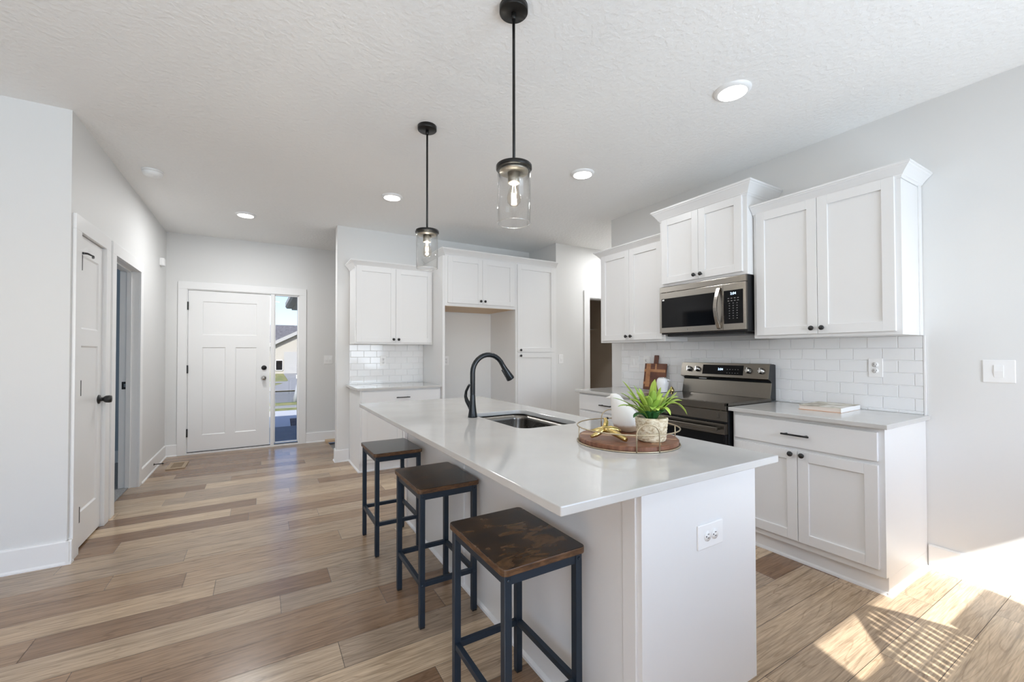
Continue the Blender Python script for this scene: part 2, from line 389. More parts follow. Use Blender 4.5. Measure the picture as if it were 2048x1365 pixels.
def wall(name, boxes, m='wall'):
    b = MB()
    for x in boxes: b.box(*x)
    return struct(b.build(name, M[m]))
T = .12
wall('wall_right', [(XR, XR+T, YB-.12, 3.42, 0, H)])
# wall with the two doors on the hall side
D2 = (3.635, 4.135); D3 = (4.378, 5.165); DH = 2.03
wall('wall_left', [(XL-T, XL, YLV, D2[0]-.019, 0, H), (XL-T, XL, D2[1]+.019, D3[0]-.019, 0, H), (XL-T, XL, D3[1]+.019, YD, 0, H), (XL-T, XL, D2[0]-.019, D2[1]+.019, DH+.019, H), (XL-T, XL, D3[0]-.019, D3[1]+.019, DH+.019, H)])
wall('wall_living', [(XW-.12, XL-T, YLV, YLV+T, 0, H)])
FD = (-.785, .465)
wall('wall_front', [(-3.0, FD[0], YD, YD+T, 0, H), (FD[1], 5.3, YD, YD+T, 0, H), (FD[0], FD[1], YD, YD+T, 2.06, H)])
wall('wall_kitchen', [(XK0, XJ, YK, YK+T, 0, H)])
D4 = (4.02, 4.78)
wall('wall_pantry', [(XJ, XJ+T, YP, YK+T, 0, H), (XJ+T, D4[0]-.019, YP, YP+T, 0, H), (D4[1]+.019, 5.2, YP, YP+T, 0, H), (D4[0]-.019, D4[1]+.019, YP, YP+T, 2.044, H)])
wall('wall_hall', [(5.2, 5.3, 3.3, 6.5, 0, H), (XR+T, 5.2, 3.30, 3.42, 0, H)])
M['closet'] = mat('closet_shaded_wall', (.52,.45,.37), .7)  # wall paint darkened, the closet's shade is put into the colour
wall('wall_closet', [(3.60, 3.70, YP+T, 6.0, 0, H), (5.1, 5.2, YP+T, 6.0, 0, H), (3.60, 5.2, 5.75, 5.85, 0, H)], 'closet')
# rear wall with patio door and window, far end of the living room
PD = (1.06, 2.95); PDH = 2.03; RW = (-3.2, -.3); RWZ = (.62, 2.03)
wall('wall_rear', [(XW-.12, RW[0], YB-.12, YB, 0, H), (RW[1], PD[0], YB-.12, YB, 0, H), (PD[1], XR+T, YB-.12, YB, 0, H), (PD[0], PD[1], YB-.12, YB, PDH, H), (RW[0], RW[1], YB-.12, YB, RWZ[1], H), (RW[0], RW[1], YB-.12, YB, 0, RWZ[0])])
wall('wall_far', [(XW-.12, XW, YB, YLV, 0, H)])
# bedroom behind the open doorway
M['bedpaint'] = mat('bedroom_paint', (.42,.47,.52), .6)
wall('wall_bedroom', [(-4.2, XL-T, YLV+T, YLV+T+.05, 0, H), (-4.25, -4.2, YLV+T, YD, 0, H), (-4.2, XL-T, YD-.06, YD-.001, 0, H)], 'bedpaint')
struct(MB().box(-4.2, XL-.06, YLV+T, YD, -.03, .008).build('floor_bedroom', M['carpet']))
struct(MB().box(-4.2, XL-T, YD-.075, YD-.06, .008, .14).build('baseboard_bedroom', M['trim']))
# stair well beside the entry
def stairs():
    b = MB(); z = -.035; x = .83
    b.box(x, x+.9, 5.28, YD, z-.2, z)
    for k in range(1,4): b.box(x+.9+.27*(k-1), x+.9+.27*k, 5.28, YD, z-.2-.18*k, z-.18*k)
    return struct(b.build('floor_stair_landing', M['carpet']))
stairs()
struct(MB().box(.80, 2.4, YD-.13, YD-.018, .0, .028).build('trim_stair_nosing', M['floor'])).data.materials[0] = M['wood_raw']

# ---- baseboards with shoe moulding
def baseboard(name, runs):
    """run: (axis, a0, a1, face, outward sign)"""
    b = MB()
    for ax, a0, a1, c, s in runs:
        prof = [(c,0),(c+s*.024,0),(c+s*.023,.008),(c+s*.015,.018),(c+s*.014,.132),(c+s*.010,.140),(c,.140)]
        b.prism(prof, ax, a0, a1)
    return struct(b.build(name, M['trim']))
baseboard('baseboard_left', [('Y', YLV-.024, D2[0]-.095, XL, 1), ('Y', D3[1]+.095, YD, XL, 1)])
baseboard('baseboard_living', [('X', XW, XL+.024, YLV, -1)])
baseboard('baseboard_front', [('X', XL, FD[0]-.09, YD, -1), ('X', FD[1]+.09, 2.6, YD, -1)])
baseboard('baseboard_kitchen', [('X', XK0-.024, .90, YK, -1), ('Y', YK-.024, YK+T, XK0, -1)])
baseboard('baseboard_right', [('Y', YB, .868, XR, -1)])
baseboard('baseboard_pantry', [('X', XJ, D4[0]-.10, YP, -1)])
baseboard('baseboard_rear', [('X', XW, PD[0], YB, 1)])

# ---- door casings
def casing_x(name, a0, a1, top, face, s, w=.095, t=.018, floor0=0):     # on a wall facing along Y
    b = MB()
    for x0, x1 in ((a0-w, a0), (a1, a1+w)): b.box(x0, x1, face, face+s*t, floor0, top)
    b.box(a0-w, a1+w, face, face+s*t, top, top+w)
    return struct(b.build(name, M['trim'], bevel=.002))
def casing_y(name, a0, a1, top, face, s, w=.095, t=.018):
    b = MB()
    for y0, y1 in ((a0-w, a0), (a1, a1+w)): b.box(face, face+s*t, y0, y1, 0, top)
    b.box(face, face+s*t, a0-w, a1+w, top, top+w)
    return struct(b.build(name, M['trim'], bevel=.002))
casing_x('trim_1', FD[0], FD[1], 2.06, YD, -1, .09)
t2 = casing_y('trim_2', D2[0], D2[1], DH, XL, 1)
t3 = casing_y('trim_3', D3[0], D3[1], DH, XL, 1)
t4 = casing_x('trim_4', D4[0], D4[1], 2.035, YP, -1, .10)
def jamb_y(name, a0, a1, top):
    b = MB(); x0, x1 = XL-T-.015, XL
    b.box(x0, x1, a0-.02, a0, 0, top+.0); b.box(x0, x1, a1, a1+.02, 0, top); b.box(x0, x1, a0-.02, a1+.02, top, top+.02)
    b.box(XL-.085, XL-.05, a0, a0+.012, 0, top); b.box(XL-.085, XL-.05, a1-.012, a1, 0, top); b.box(XL-.085, XL-.05, a0, a1, top-.012, top)
    return struct(b.build(name, M['trim'], bevel=.001))
j3 = jamb_y('trim_5', D3[0]+.0, D3[1]-.0, DH)
jamb_y('trim_6', D2[0], D2[1], DH)
b = MB().box(XL-.115, XL-.055, D3[1]-.004, D3[1]+.001, .925, .995)
b.build('strike_plate', M['black'], j3, .003)
MB().box(XL-.10, XL-.075, D3[1]-.005, D3[1]-.003, .945, .975).build('strike_hole', M['chrome'], j3)
b = MB(); b.box(D4[0]-.02, D4[0], YP-.001, YP+T, 0, 2.035); b.box(D4[1], D4[1]+.02, YP-.001, YP+T, 0, 2.035); b.box(D4[0], D4[1], YP-.001, YP+T, 2.025, 2.045)
struct(b.build('trim_7', M['trim']))

# ---- front door, sidelight
def panel_door(name, x0, x1, z0, z1, y, panels, th=.042, rec=.008, sl=.010):
    """slab facing -Y at plane y with recessed panels"""
    b = MB(); vs=[]; 
    xs = sorted({x0,x1,*[p[0] for p in panels],*[p[1] for p in panels]}); zs = sorted({z0,z1,*[p[2] for p in panels],*[p[3] for p in panels]})
    def inside(cx, cz): return any(p[0]<cx<p[1] and p[2]<cz<p[3] for p in panels)
    for i in range(len(xs)-1):
        for k in range(len(zs)-1):
            if not inside((xs[i]+xs[i+1])/2, (zs[k]+zs[k+1])/2):
                b.quad((xs[i],y,zs[k]),(xs[i+1],y,zs[k]),(xs[i+1],y,zs[k+1]),(xs[i],y,zs[k+1]))
    for a,c,e,f in panels:
        o = [(a,y,e),(c,y,e),(c,y,f),(a,y,f)]; n = [(a+sl,y+rec,e+sl),(c-sl,y+rec,e+sl),(c-sl,y+rec,f-sl),(a+sl,y+rec,f-sl)]
        for i in range(4): b.quad(o[i], o[(i+1)%4], n[(i+1)%4], n[i])
        b.quad(*n)
    b.box(x0,x1,y+.012,y+th,z0,z1)
    b.quad((x0,y,z0),(x0,y,z1),(x0,y+th,z1),(x0,y+th,z0)); b.quad((x1,y,z0),(x1,y,z1),(x1,y+th,z1),(x1,y+th,z0))
    b.quad((x0,y,z1),(x1,y,z1),(x1,y+th,z1),(x0,y+th,z1)); b.quad((x0,y,z0),(x1,y,z0),(x1,y+th,z0),(x0,y+th,z0))
    return b
door = panel_door('door_1', -.775, .113, .03, 2.045, YD+.005, [(-.63,-.04,1.49,1.915),(-.63,-.385,.23,1.335),(-.28,-.04,.23,1.335)]).build('door_1', M['trim'], recalc=False)
struct(door)
for z in (.27,1.06,1.85): MB().box(-.792,-.770,YD-.012,YD+.01,z-.05,z+.05).build('hinge', M['black'], door, .002)
dk = MB().lathe([(.032,0),(.030,.012),(.018,.016),(.018,.024),(0,.026)], (.045,YD+.005,1.063), 28, Matrix.Rotation(PI/2,3,'X')).build('deadbolt', M['black'], door)
dk = MB().lathe([(.031,0),(.029,.01),(.013,.014),(.012,.03),(.024,.042),(.027,.055),(.022,.066),(0,.069)], (.043,YD+.005,.925), 28, Matrix.Rotation(PI/2,3,'X')).build('door_knob', M['chrome'], door)
# frame: jamb, mullion, threshold
b = MB(); b.box(FD[0]-.0,-.778,YD-.001,YD+T,0,2.06); b.box(.120,.165,YD-.012,YD+T,.02,2.05); b.box(FD[1]-.012,FD[1],YD-.002,YD+T,.0,2.06); b.box(FD[0],FD[1],YD-.002,YD+T,2.05,2.062)
struct(b.build('trim_8', M['trim'], bevel=.0015))
struct(MB().box(FD[0],FD[1],YD-.012,YD+T+.03,0,.022).build('trim_9', M['trim']))
struct(MB().box(-.778,FD[1]-.01,YD-.004,YD+.05,.0222,.031).build('trim_10', M['blackplastic']))
b = MB(); gx0, gx1, gz0, gz1 = .165, .455, .04, 2.05
b.box(gx0,gx0+.012,YD+.004,YD+.045,gz0,gz1); b.box(gx1-.012,gx1,YD+.004,YD+.045,gz0,gz1); b.box(gx0,gx1,YD+.004,YD+.045,gz0,gz0+.014); b.box(gx0,gx1,YD+.004,YD+.045,gz1-.012,gz1)
win = struct(b.build('window_1', M['trim'], bevel=.001))
struct(MB().box(gx0+.012,gx1-.012,YD+.02,YD+.026,gz0+.014,gz1-.012).build('pane', M['sidelight'], win))
# hall closet door on the long side wall (built facing -Y, turned to face +X)
cdoor = thing('door_2', None, None, (XL-.006, 0, 0), PI/2); del_keys = [k for k in cdoor.keys()]; struct(cdoor)
pd = panel_door('slab', D2[0]+.003, D2[1]-.003, .012, 2.024, 0, [(D2[0]+.09,D2[1]-.085,1.42,1.90),(D2[0]+.09,D2[1]-.085,.23,1.31)])
sl = pd.build('door_slab', M['trim'], cdoor, recalc=False)
for z in (.24,1.04,1.84):
    MB().box(D2[0]+.008, D2[0]+.024, -.022, .004, z-.05, z+.05).build('hinge', M['black'], cdoor, .002)
st = MB().cyl(.009,.012,(D2[0]+.016,-.022,1.893),16).tube([(D2[0]+.016,-.022,1.9),(D2[0]+.035,-.040,1.902),(D2[0]+.085,-.055,1.897),(D2[0]+.12,-.045,1.893)],[.007,.006,.0055,.008],10)
st.build('hinge_pin_stop', M['black'], cdoor)
MB().lathe([(.033,0),(.031,.007),(.014,.012),(.013,.026),(.019,.03),(.025,.04),(.027,.058),(.024,.07),(0,.073)], (D2[1]-.06,0,.93), 28, Matrix.Rotation(PI/2,3,'X')).build('door_knob', M['black'], cdoor)

# ---- patio door and rear window, out of frame behind the camera
def frame_x(name, x0, x1, z0, z1, y0, y1, w, mulls):
    b = MB(); b.box(x0,x0+w,y0,y1,z0,z1); b.box(x1-w,x1,y0,y1,z0,z1); b.box(x0,x1,y0,y1,z0,z0+w); b.box(x0,x1,y0,y1,z1-w,z1)
    for m in mulls: b.box(m-w/2,m+w/2,y0,y1,z0,z1)
    o = struct(b.build(name, M['trim'], bevel=.002))
    MB().box(x0+w,x1-w,(y0+y1)/2-.003,(y0+y1)/2+.003,z0+w,z1-w).build('pane', M['pane'], o)
    return o
frame_x('window_2', PD[0]-.03, PD[1], 0, PDH+.03, YB-.119, YB-.07, .035, [])
frame_x('window_3', RW[0], RW[1], RWZ[0], RWZ[1], YB-.10, YB-.04, .04, [-2.25,-1.25])

# ------------------------------------------------------------------ tile backsplashes
def tiles(name, label, length, z0, z1, off_top, holes=()):
    """local: x along the wall, front towards -y; rows counted from the top"""
    o = thing(name, label, 'backsplash')
    g = MB().box(0,length,-.004,0,z0,z1); g.build('grout', M['grout'], o)
    b = MB(); tw, th, gp, d0, d1, bv = .150,.0755,.0022,-.0042,-.0085,.0022
    z = z1; r = 0
    while z > z0 + .003:
        zb = max(z-th, z0); x = -tw + (off_top if r % 2 == 0 else off_top + tw/2) % tw
        while x < length:
            a, c = max(x,0), min(x+tw, length)
            if c - a > .012:
                a += gp/2; c -= gp/2; e, f = zb+gp/2, z-gp/2
                vs = [(a,d0,e),(c,d0,e),(c,d0,f),(a,d0,f),(a+bv,d1,e+bv),(c-bv,d1,e+bv),(c-bv,d1,f-bv),(a+bv,d1,f-bv)]
                b.add(vs, [(4,5,6,7),(0,1,5,4),(1,2,6,5),(2,3,7,6),(3,0,4,7)])
            x += tw
        z -= th; r += 1
    b.build('tile_field', M['tile'], o)
    return o
o = tiles('tile_backsplash', 'white subway tile backsplash behind the stove under the long run of wall cabinets', 2.392, CT, 1.36, 0.026)
o.location = (XR-.0015, 3.27, 0); o.rotation_euler = (0,0,-PI/2)
MB().box(2.392,2.400,-.010,0,CT,1.36).build('edge_trim', M['trim'], o)
o2 = tiles('tile_backsplash', 'small white subway tile backsplash beside the refrigerator alcove', .90, CT, 1.36, .09)
o2.location = (.90, YK-.0015, 0)

# ------------------------------------------------------------------ cabinets
def knob(parent, x, y, z):
    return MB().lathe([(.006,0),(.0055,.010),(.008,.014),(.0145,.019),(.0155,.024),(.0125,.029),(0,.031)], (x,y,z), 20, Matrix.Rotation(PI/2,3,'X')).build('knob', M['black'], parent)
def pull(parent, x, y, z, L=.15):
    b = MB().box(x-L/2,x+L/2,y-.034,y-.024,z-.005,z+.005)
    for s in (-1,1): b.box(x+s*L*.36-.005,x+s*L*.36+.005,y-.026,y,z-.005,z+.005)
    return b.build('bar_pull', M['black'], parent, .0015)
def shaker(parent, x0, x1, z0, z1, y=0, name='door', sw=.057):
    b = MB(); t = .019; r = .0105
    b.box(x0,x0+sw,y-t,y,z0,z1); b.box(x1-sw,x1,y-t,y,z0,z1); b.box(x0+sw,x1-sw,y-t,y,z0,z0+sw); b.box(x0+sw,x1-sw,y-t,y,z1-sw,z1)
    b.box(x0+sw-.004,x1-sw+.004,y-t+r,y-.002,z0+sw-.004,z1-sw+.004)
    return b.build(name, M['cab'], parent, .0016)
def slab(parent, x0, x1, z0, z1, y=0, name='drawer'):
    return MB().box(x0,x1,y-.019,y,z0,z1).build(name, M['cab'], parent, .003)
def crown(parent, w, d, z0, z1, flare=.055, lend=True, rend=True, back=None):
    dz = z1 - z0
    prof = [(.002,z0-.012),(.006,z0),(.012,z0+.06*dz),(.014,z0+.14*dz),(.024,z0+.34*dz),(flare*.72,z0+.62*dz),(flare*.86,z0+.72*dz),(flare*.90,z0+.80*dz),(flare,z0+.84*dz),(flare,z1),(0,z1)]
    b = MB(); vs = []; n = 4
    for o, z in prof:
        l = o if lend else 0; r = o if rend else 0
        vs += [(-w/2-l,d,z),(-w/2-l,-o,z),(w/2+r,-o,z),(w/2+r,d,z)]
    fs = []
    for j in range(len(prof)-1):
        for i in range(3): fs.append((j*n+i,j*n+i+1,(j+1)*n+i+1,(j+1)*n+i))
    m = (len(prof)-1)*n; fs.append((m,m+1,m+2,m+3))
    b.add(vs, fs)
    return b.build('crown_moulding', M['cab'], parent, .001)
def wall_cab(name, label, loc, rz, w, d, h, doors, crown_h, knobs_low=True, lend=True, rend=True, crown_z=None, reveal=.022, bottom='cab'):
    d -= .002
    o = thing(name, label, 'cabinet', loc, rz)
    MB().box(-w/2,w/2,0,d,0,h).build('cabinet_body', M['cab'], o, .0012)
    if bottom != 'cab': MB().box(-w/2+.02,w/2-.02,.02,d-.005,-.004,0).build('underside', M[bottom], o)
    cz = crown_z if crown_z is not None else h-.005
    crown(o, w, d, cz, cz+crown_h, lend=lend, rend=rend)
    for x0, x1, z0, z1, kx, kz in doors:
        dd = shaker(o, x0, x1, z0, z1); knob(dd, kx, -.019, kz)
    return o
def two_doors(w, z0, z1, kz, side=.025, gap=.0025):
    return [(-w/2+side,-gap/2,z0,z1,-.029,kz),(gap/2,w/2-side,z0,z1,.029,kz)]
RZ = -PI/2
FR = 'white wall cabinets around the stove'
c = wall_cab('upper_cabinet', 'wide white two-door wall cabinet over the counter with the book', (3.078, 1.288, 1.36), RZ, .808, XR-3.078, .893, two_doors(.808,.020,.890,.056), .062, lend=False)
MB().box(.404, .410, .255, XR-3.081, 0, .89).build('end_stile', M['cab'], c, .001)
c = wall_cab('upper_cabinet', 'raised white two-door wall cabinet directly above the microwave', (3.005, 2.075, 1.824), RZ, .758, XR-3.005, .580, two_doors(.735,.022,.575,.055,side=.02), .085, crown_z=.578)
c = wall_cab('upper_cabinet', 'white two-door wall cabinet above the cutting board', (3.078, 2.865, 1.36), RZ, .810, XR-3.078, .893, two_doors(.810,.020,.890,.056), .062, rend=False)
c = wall_cab('upper_cabinet', 'white two-door wall cabinet on the back wall over the small tiled counter', (1.352, YK-.33, 1.36), 0, .90, .33, .875, two_doors(.90,.020,.872,.055,side=.012), .062, rend=False)
# refrigerator alcove: cabinet over, side panel, pantry
YF = 4.50
o = thing('side_panel', 'tall white end panel between the tiled counter and the refrigerator alcove', 'panel', (1.817,YF,0))
MB().box(-.015,.0142,.0,YK-YF-.002,0,2.385).build('panel_board', M['cab'], o, .001)
c = wall_cab('upper_cabinet', 'white two-door cabinet bridging the empty refrigerator alcove', (2.308, YF, 1.805), 0, .952, YK-YF-.002, .60, two_doors(.952,.035,.575,.072,side=.03), .065, lend=True, rend=False, crown_z=.598, bottom='wood_raw')
c = thing('pantry_cabinet', 'tall white pantry cabinet with two stacked doors', 'cabinet', (3.107,YF,0))
w = .646
MB().box(-w/2,w/2,0,YK-YF-.002,.0,2.405).build('cabinet_body', M['cab'], c, .0012)
crown(c, w, YK-YF-.002, 2.403, 2.468, lend=False, rend=False)
dd = shaker(c,-w/2+.025,w/2-.04,1.268,2.38); knob(dd,-w/2+.062,-.019,1.293)
dd = shaker(c,-w/2+.025,w/2-.04,.12,1.254); knob(dd,-w/2+.062,-.019,1.222)
# base cabinets
def base_cab(label, loc, rz, w, d, fronts, h=CT-.025, lend=True, rend=True, name='base_cabinet'):
    d -= .002
    o = thing(name, label, 'cabinet', loc, rz)
    b = MB(); b.box(-w/2,w/2,0,d,.095,h); b.box(-w/2,w/2,.028,d,0,.095)
    b.build('cabinet_body', M['cab'], o, .0012)
    s = MB(); s.prism([(.028,0),(.014,0),(.016,.010),(.027,.018)], 'X', -w/2-.0, w/2+.0)
    if rend: s.prism([(w/2,0),(w/2+.014,0),(w/2+.012,.010),(w/2,.018)], 'Y', .014, d)
    if lend: s.prism([(-w/2,0),(-w/2-.014,0),(-w/2-.012,.010),(-w/2,.018)], 'Y', .014, d)
    s.build('shoe_moulding', M['cab'], o)
    for f in fronts:
        if f[0] == 'door':
            dd = shaker(o,*f[1:5]); knob(dd,f[5],-.019,f[6])
        else:
            dd = slab(o,*f[1:5]); pull(dd,(f[1]+f[2])/2,-.019,f[5])
    return o
XB = 2.780
w = .800; dr = [('drawer',-w/2+.018,w/2-.025,.692,.843,.768),('door',-w/2+.018,-.003,.135,.672,-.032,.652),('door',.000,w/2-.025,.135,.672,.029,.652)]
base_cab('white base cabinet with one drawer and two doors below the book', (XB,1.275,0), RZ, w, XR-XB, dr, lend=False)
w = .815
base_cab('white three-drawer base cabinet on the far side of the stove', (XB,2.862,0), RZ, w, XR-XB, [('drawer',-w/2+.02,w/2-.02,.70,.848,.768),('drawer',-w/2+.02,w/2-.02,.42,.685,.61),('drawer',-w/2+.02,w/2-.02,.135,.405,.33)], rend=False)
w = .897
base_cab('white base cabinet with drawer beside the refrigerator alcove', (1.3515,4.555,0), 0, w, YK-4.555, [('drawer',-w/2+.015,w/2-.015,.71,.848,.775),('door',-w/2+.015,-.002,.135,.69,-.03,.66),('door',.002,w/2-.015,.135,.69,.03,.66)], rend=False)
def counter(label, x0, x1, y0, y1):
    o = MB().box(x0,x1,y0,y1,CT-.025,CT).build('countertop', M['quartz'], None, .003)
    return tag(o, label, 'countertop')
counter('white quartz countertop with the book on it', 2.742, XR-.002, .853, 1.690)
counter('white quartz countertop holding the cutting board and white jug', 2.742, XR-.002, 2.452, 3.29)
counter('white quartz countertop under the small tiled back wall', .866, 1.801, 4.51, YK-.002)

# ------------------------------------------------------------------ island
IX0, IX1, IY0, IY1 = .626, 1.613, .806, 3.181
BX0, BX1, BY0, BY1 = .957, 1.545, .853, 3.13
o = thing('kitchen_island', 'white kitchen island base with seating overhang for three stools', 'kitchen island', ((BX0+BX1)/2,(BY0+BY1)/2,0))
ox, oy = -(BX0+BX1)/2, -(BY0+BY1)/2
def at(b):
    b.v = [(x+ox,y+oy,z) for x,y,z in b.v]; return b
ZU = CT-.025
SINKHOLE = (1.06,1.52,1.66,2.40,.60)
b = MB()
b.box(BX0,1.05,BY0+.018,BY1,0,ZU); b.box(1.05,BX1,BY0+.018,1.65,.1,ZU); b.box(1.05,BX1,2.41,BY1,.1,ZU); b.box(1.05,BX1,1.65,2.41,.1,.60); b.box(1.05,1.475,BY0+.018,BY1,0,.1); b.box(1.53,BX1,1.65,2.41,.6,ZU)
at(b).build('cabinet_body', M['cab'], o)
b = MB(); b.prism([(BX0,0),(1.475,0),(1.475,.1),(BX1,.1),(BX1,ZU),(BX0,ZU)], 'Y', BY0, BY0+.018)
at(b).build('end_panel', M['cab'], o, .0012)
b = MB(); 
for y in (2.07, BY1-.05, BY0+.018): at(MB().box(BX0-.008,BX0,y,y+.05,.0,ZU)).build('back_batten', M['cab'], o, .001)
b = MB(); b.prism([(BX0,0),(BX0-.014,0),(BX0-.012,.010),(BX0,.018)], 'Y', BY0, BY1); at(b).build('shoe_moulding', M['cab'], o)
ir = thing('tmp','x','y')
for y0,y1 in ((.875,1.245),(1.25,1.62),(1.66,2.03),(2.035,2.405),(2.45,3.10)):
    d_ = MB(); sw=.057; xx=BX1
    d_.box(xx,xx+.019,y0,y0+sw,.135,.84); d_.box(xx,xx+.019,y1-sw,y1,.135,.84); d_.box(xx,xx+.019,y0+sw,y1-sw,.135,.135+sw); d_.box(xx,xx+.019,y0+sw,y1-sw,.84-sw,.84); d_.box(xx,xx+.008,y0+sw,y1-sw,.19,.79)
    dd = at(d_).build('door', M['cab'], o, .0016)
    k = MB().lathe([(.006,0),(.0055,.010),(.0145,.019),(.0155,.024),(0,.031)], (BX1+.019+ox,y1-.03+oy,.80), 16, Matrix.Rotation(PI/2,3,'Y')); k.build('knob', M['black'], dd)
bpy.data.objects.remove(ir)
# countertop with rounded cut-out for the sink
SX0,SX1,SY0,SY1,SRr = 1.095,1.468,1.715,2.305,.065
def rrect(x0,x1,y0,y1,r,n=8):
    p = []
    for cx,cy,a0 in ((x1-r,y1-r,0),(x0+r,y1-r,PI/2),(x0+r,y0+r,PI),(x1-r,y0+r,1.5*PI)):
        for i in range(n+1):
            a = a0 + PI/2*i/n; p.append((cx+r*math.cos(a), cy+r*math.sin(a)))
    return p
def slab_hole(z0, z1):
    b = MB(); n = 8; inn = rrect(SX0,SX1,SY0,SY1,SRr,n); m = len(inn)
    out = [(IX1,IY1),(IX0,IY1),(IX0,IY0),(IX1,IY0)]
    for z in (z0,z1):
        vs = [(x,y,z) for x,y in out]+[(x,y,z) for x,y in inn]; fs = []
        for q in range(4):
            s = 4+q*(n+1)
            for i in range(n): fs.append((q, s+i, s+i+1))
            fs.append((q, s+n, 4+((q+1)*(n+1))%m, (q+1)%4))
        b.add(vs, fs)
    for i in range(4):
        j = (i+1)%4; b.quad((*out[i],z0),(*out[j],z0),(*out[j],z1),(*out[i],z1))
    for i in range(m):
        j = (i+1)%m; b.add([(*inn[i],z0),(*inn[j],z0),(*inn[j],z1),(*inn[i],z1)], [(0,1,2,3)], True)
    bm_ = b
    return bm_
def weld(o, d=1e-5):
    bm_ = bmesh.new(); bm_.from_mesh(o.data); bmesh.ops.remove_doubles(bm_, verts=bm_.verts, dist=d); bmesh.ops.recalc_face_normals(bm_, faces=bm_.faces); bm_.to_mesh(o.data); bm_.free()
io = slab_hole(ZU, CT).build('countertop', M['quartz'], None, .003); weld(io)
tag(io, 'large white quartz island countertop with an undermount sink cut-out', 'countertop')
# sink bowl
def sink():
    o = thing('kitchen_sink', 'undermount stainless steel single-bowl sink in the island', 'sink', ((SX0+SX1)/2,(SY0+SY1)/2,CT-.235))
    cx, cy, z0 = o.location; b = MB(); n = 8
    loops = []
    for off, z, r in ((.022,CT-.028,.08),(.005,CT-.028,.068),(.003,CT-.06,.068),(-.004,CT-.19,.068),(-.02,CT-.218,.055),(-.05,CT-.228,.04)):
        loops.append([(x-cx,y-cy,z-z0) for x,y in rrect(SX0-off,SX1+off,SY0-off,SY1+off,r,n)])
    m = len(loops[0]); vs = [p for l in loops for p in l]; fs = []
    for j in range(len(loops)-1):
        for i in range(m): fs.append((j*m+i,j*m+(i+1)%m,(j+1)*m+(i+1)%m,(j+1)*m+i))
    fs.append(tuple((len(loops)-1)*m+i for i in range(m)))
    b.add(vs, fs, True); bo = b.build('bowl', M['sink'], o, recalc=True)
    s = bo.modifiers.new('wall','SOLIDIFY'); s.thickness = .002; s.offset = 0
    MB().lathe([(.045,0),(.045,.004),(.036,.004),(.034,.001),(.0,.001)], (0,.0,.0085), 28).build('drain', M['chrome'], o)
sink()
def faucet():
    x, y = 1.056, 2.176
    o = thing('kitchen_faucet', 'tall matt black gooseneck pull-down faucet beside the island sink', 'faucet', (x,y,CT))
    b = MB().lathe([(.0275,0),(.0275,.006),(.0262,.008),(.0262,.012),(.0255,.014),(.022,.035),(.0175,.08),(.0150,.125),(.0143,.128),(.0143,.132)], n=32)
    zt = .255; R = .104; path = [(0,0,.13),(0,0,zt)]
    for i in range(1,14):
        a = PI - PI*i/13*0.85; path.append((R+R*math.cos(a),0,zt+R*math.sin(a)))
    b.tube(path, .0145, 20, caps=False); b.build('body', M['faucet'], o)
    p = Vector(path[-1]); t = (Vector(path[-1])-Vector(path[-2])).normalized()
    q = t.to_track_quat('Z','Y').to_matrix()
    sp = MB().lathe([(.0135,-.002),(.0142,0),(.0158,.03),(.0205,.066),(.0250,.10),(.0250,.107),(.021,.108),(0,.106)], p, 28, q)
    so = sp.build('spray_head', M['faucet'], o)
    side = q @ Vector((0,0,1)); nrm = Vector((-side.z,0,side.x)); nrm = -nrm if nrm.x > 0 else nrm
    c0 = p + t*.055 + nrm*.017
    bb = MB(); Q = Matrix((t, Vector((0,1,0)), nrm)).transposed()
    loc = MB().box(-.027,.027,-.008,.008,-.006,.006); bb.add([tuple(c0+Q@Vector(v)) for v in loc.v], loc.f)
    bb.build('spray_button', M['blackplastic'], so, .003)
    hp = [(0,.012,.035),(-.003,.030,.062),(-.010,.056,.090),(-.014,.066,.115),(-.012,.062,.145),(-.006,.046,.172),(-.002,.034,.188)]
    MB().tube(hp, [.013,.0145,.0125,.0092,.0078,.0074,.0055], 14).build('lever_handle', M['faucet'], o)
    MB().cyl(.004,.006,(-.012,.064,.092),12,'Y').build('lever_screw', M['chrome'], o)
faucet()

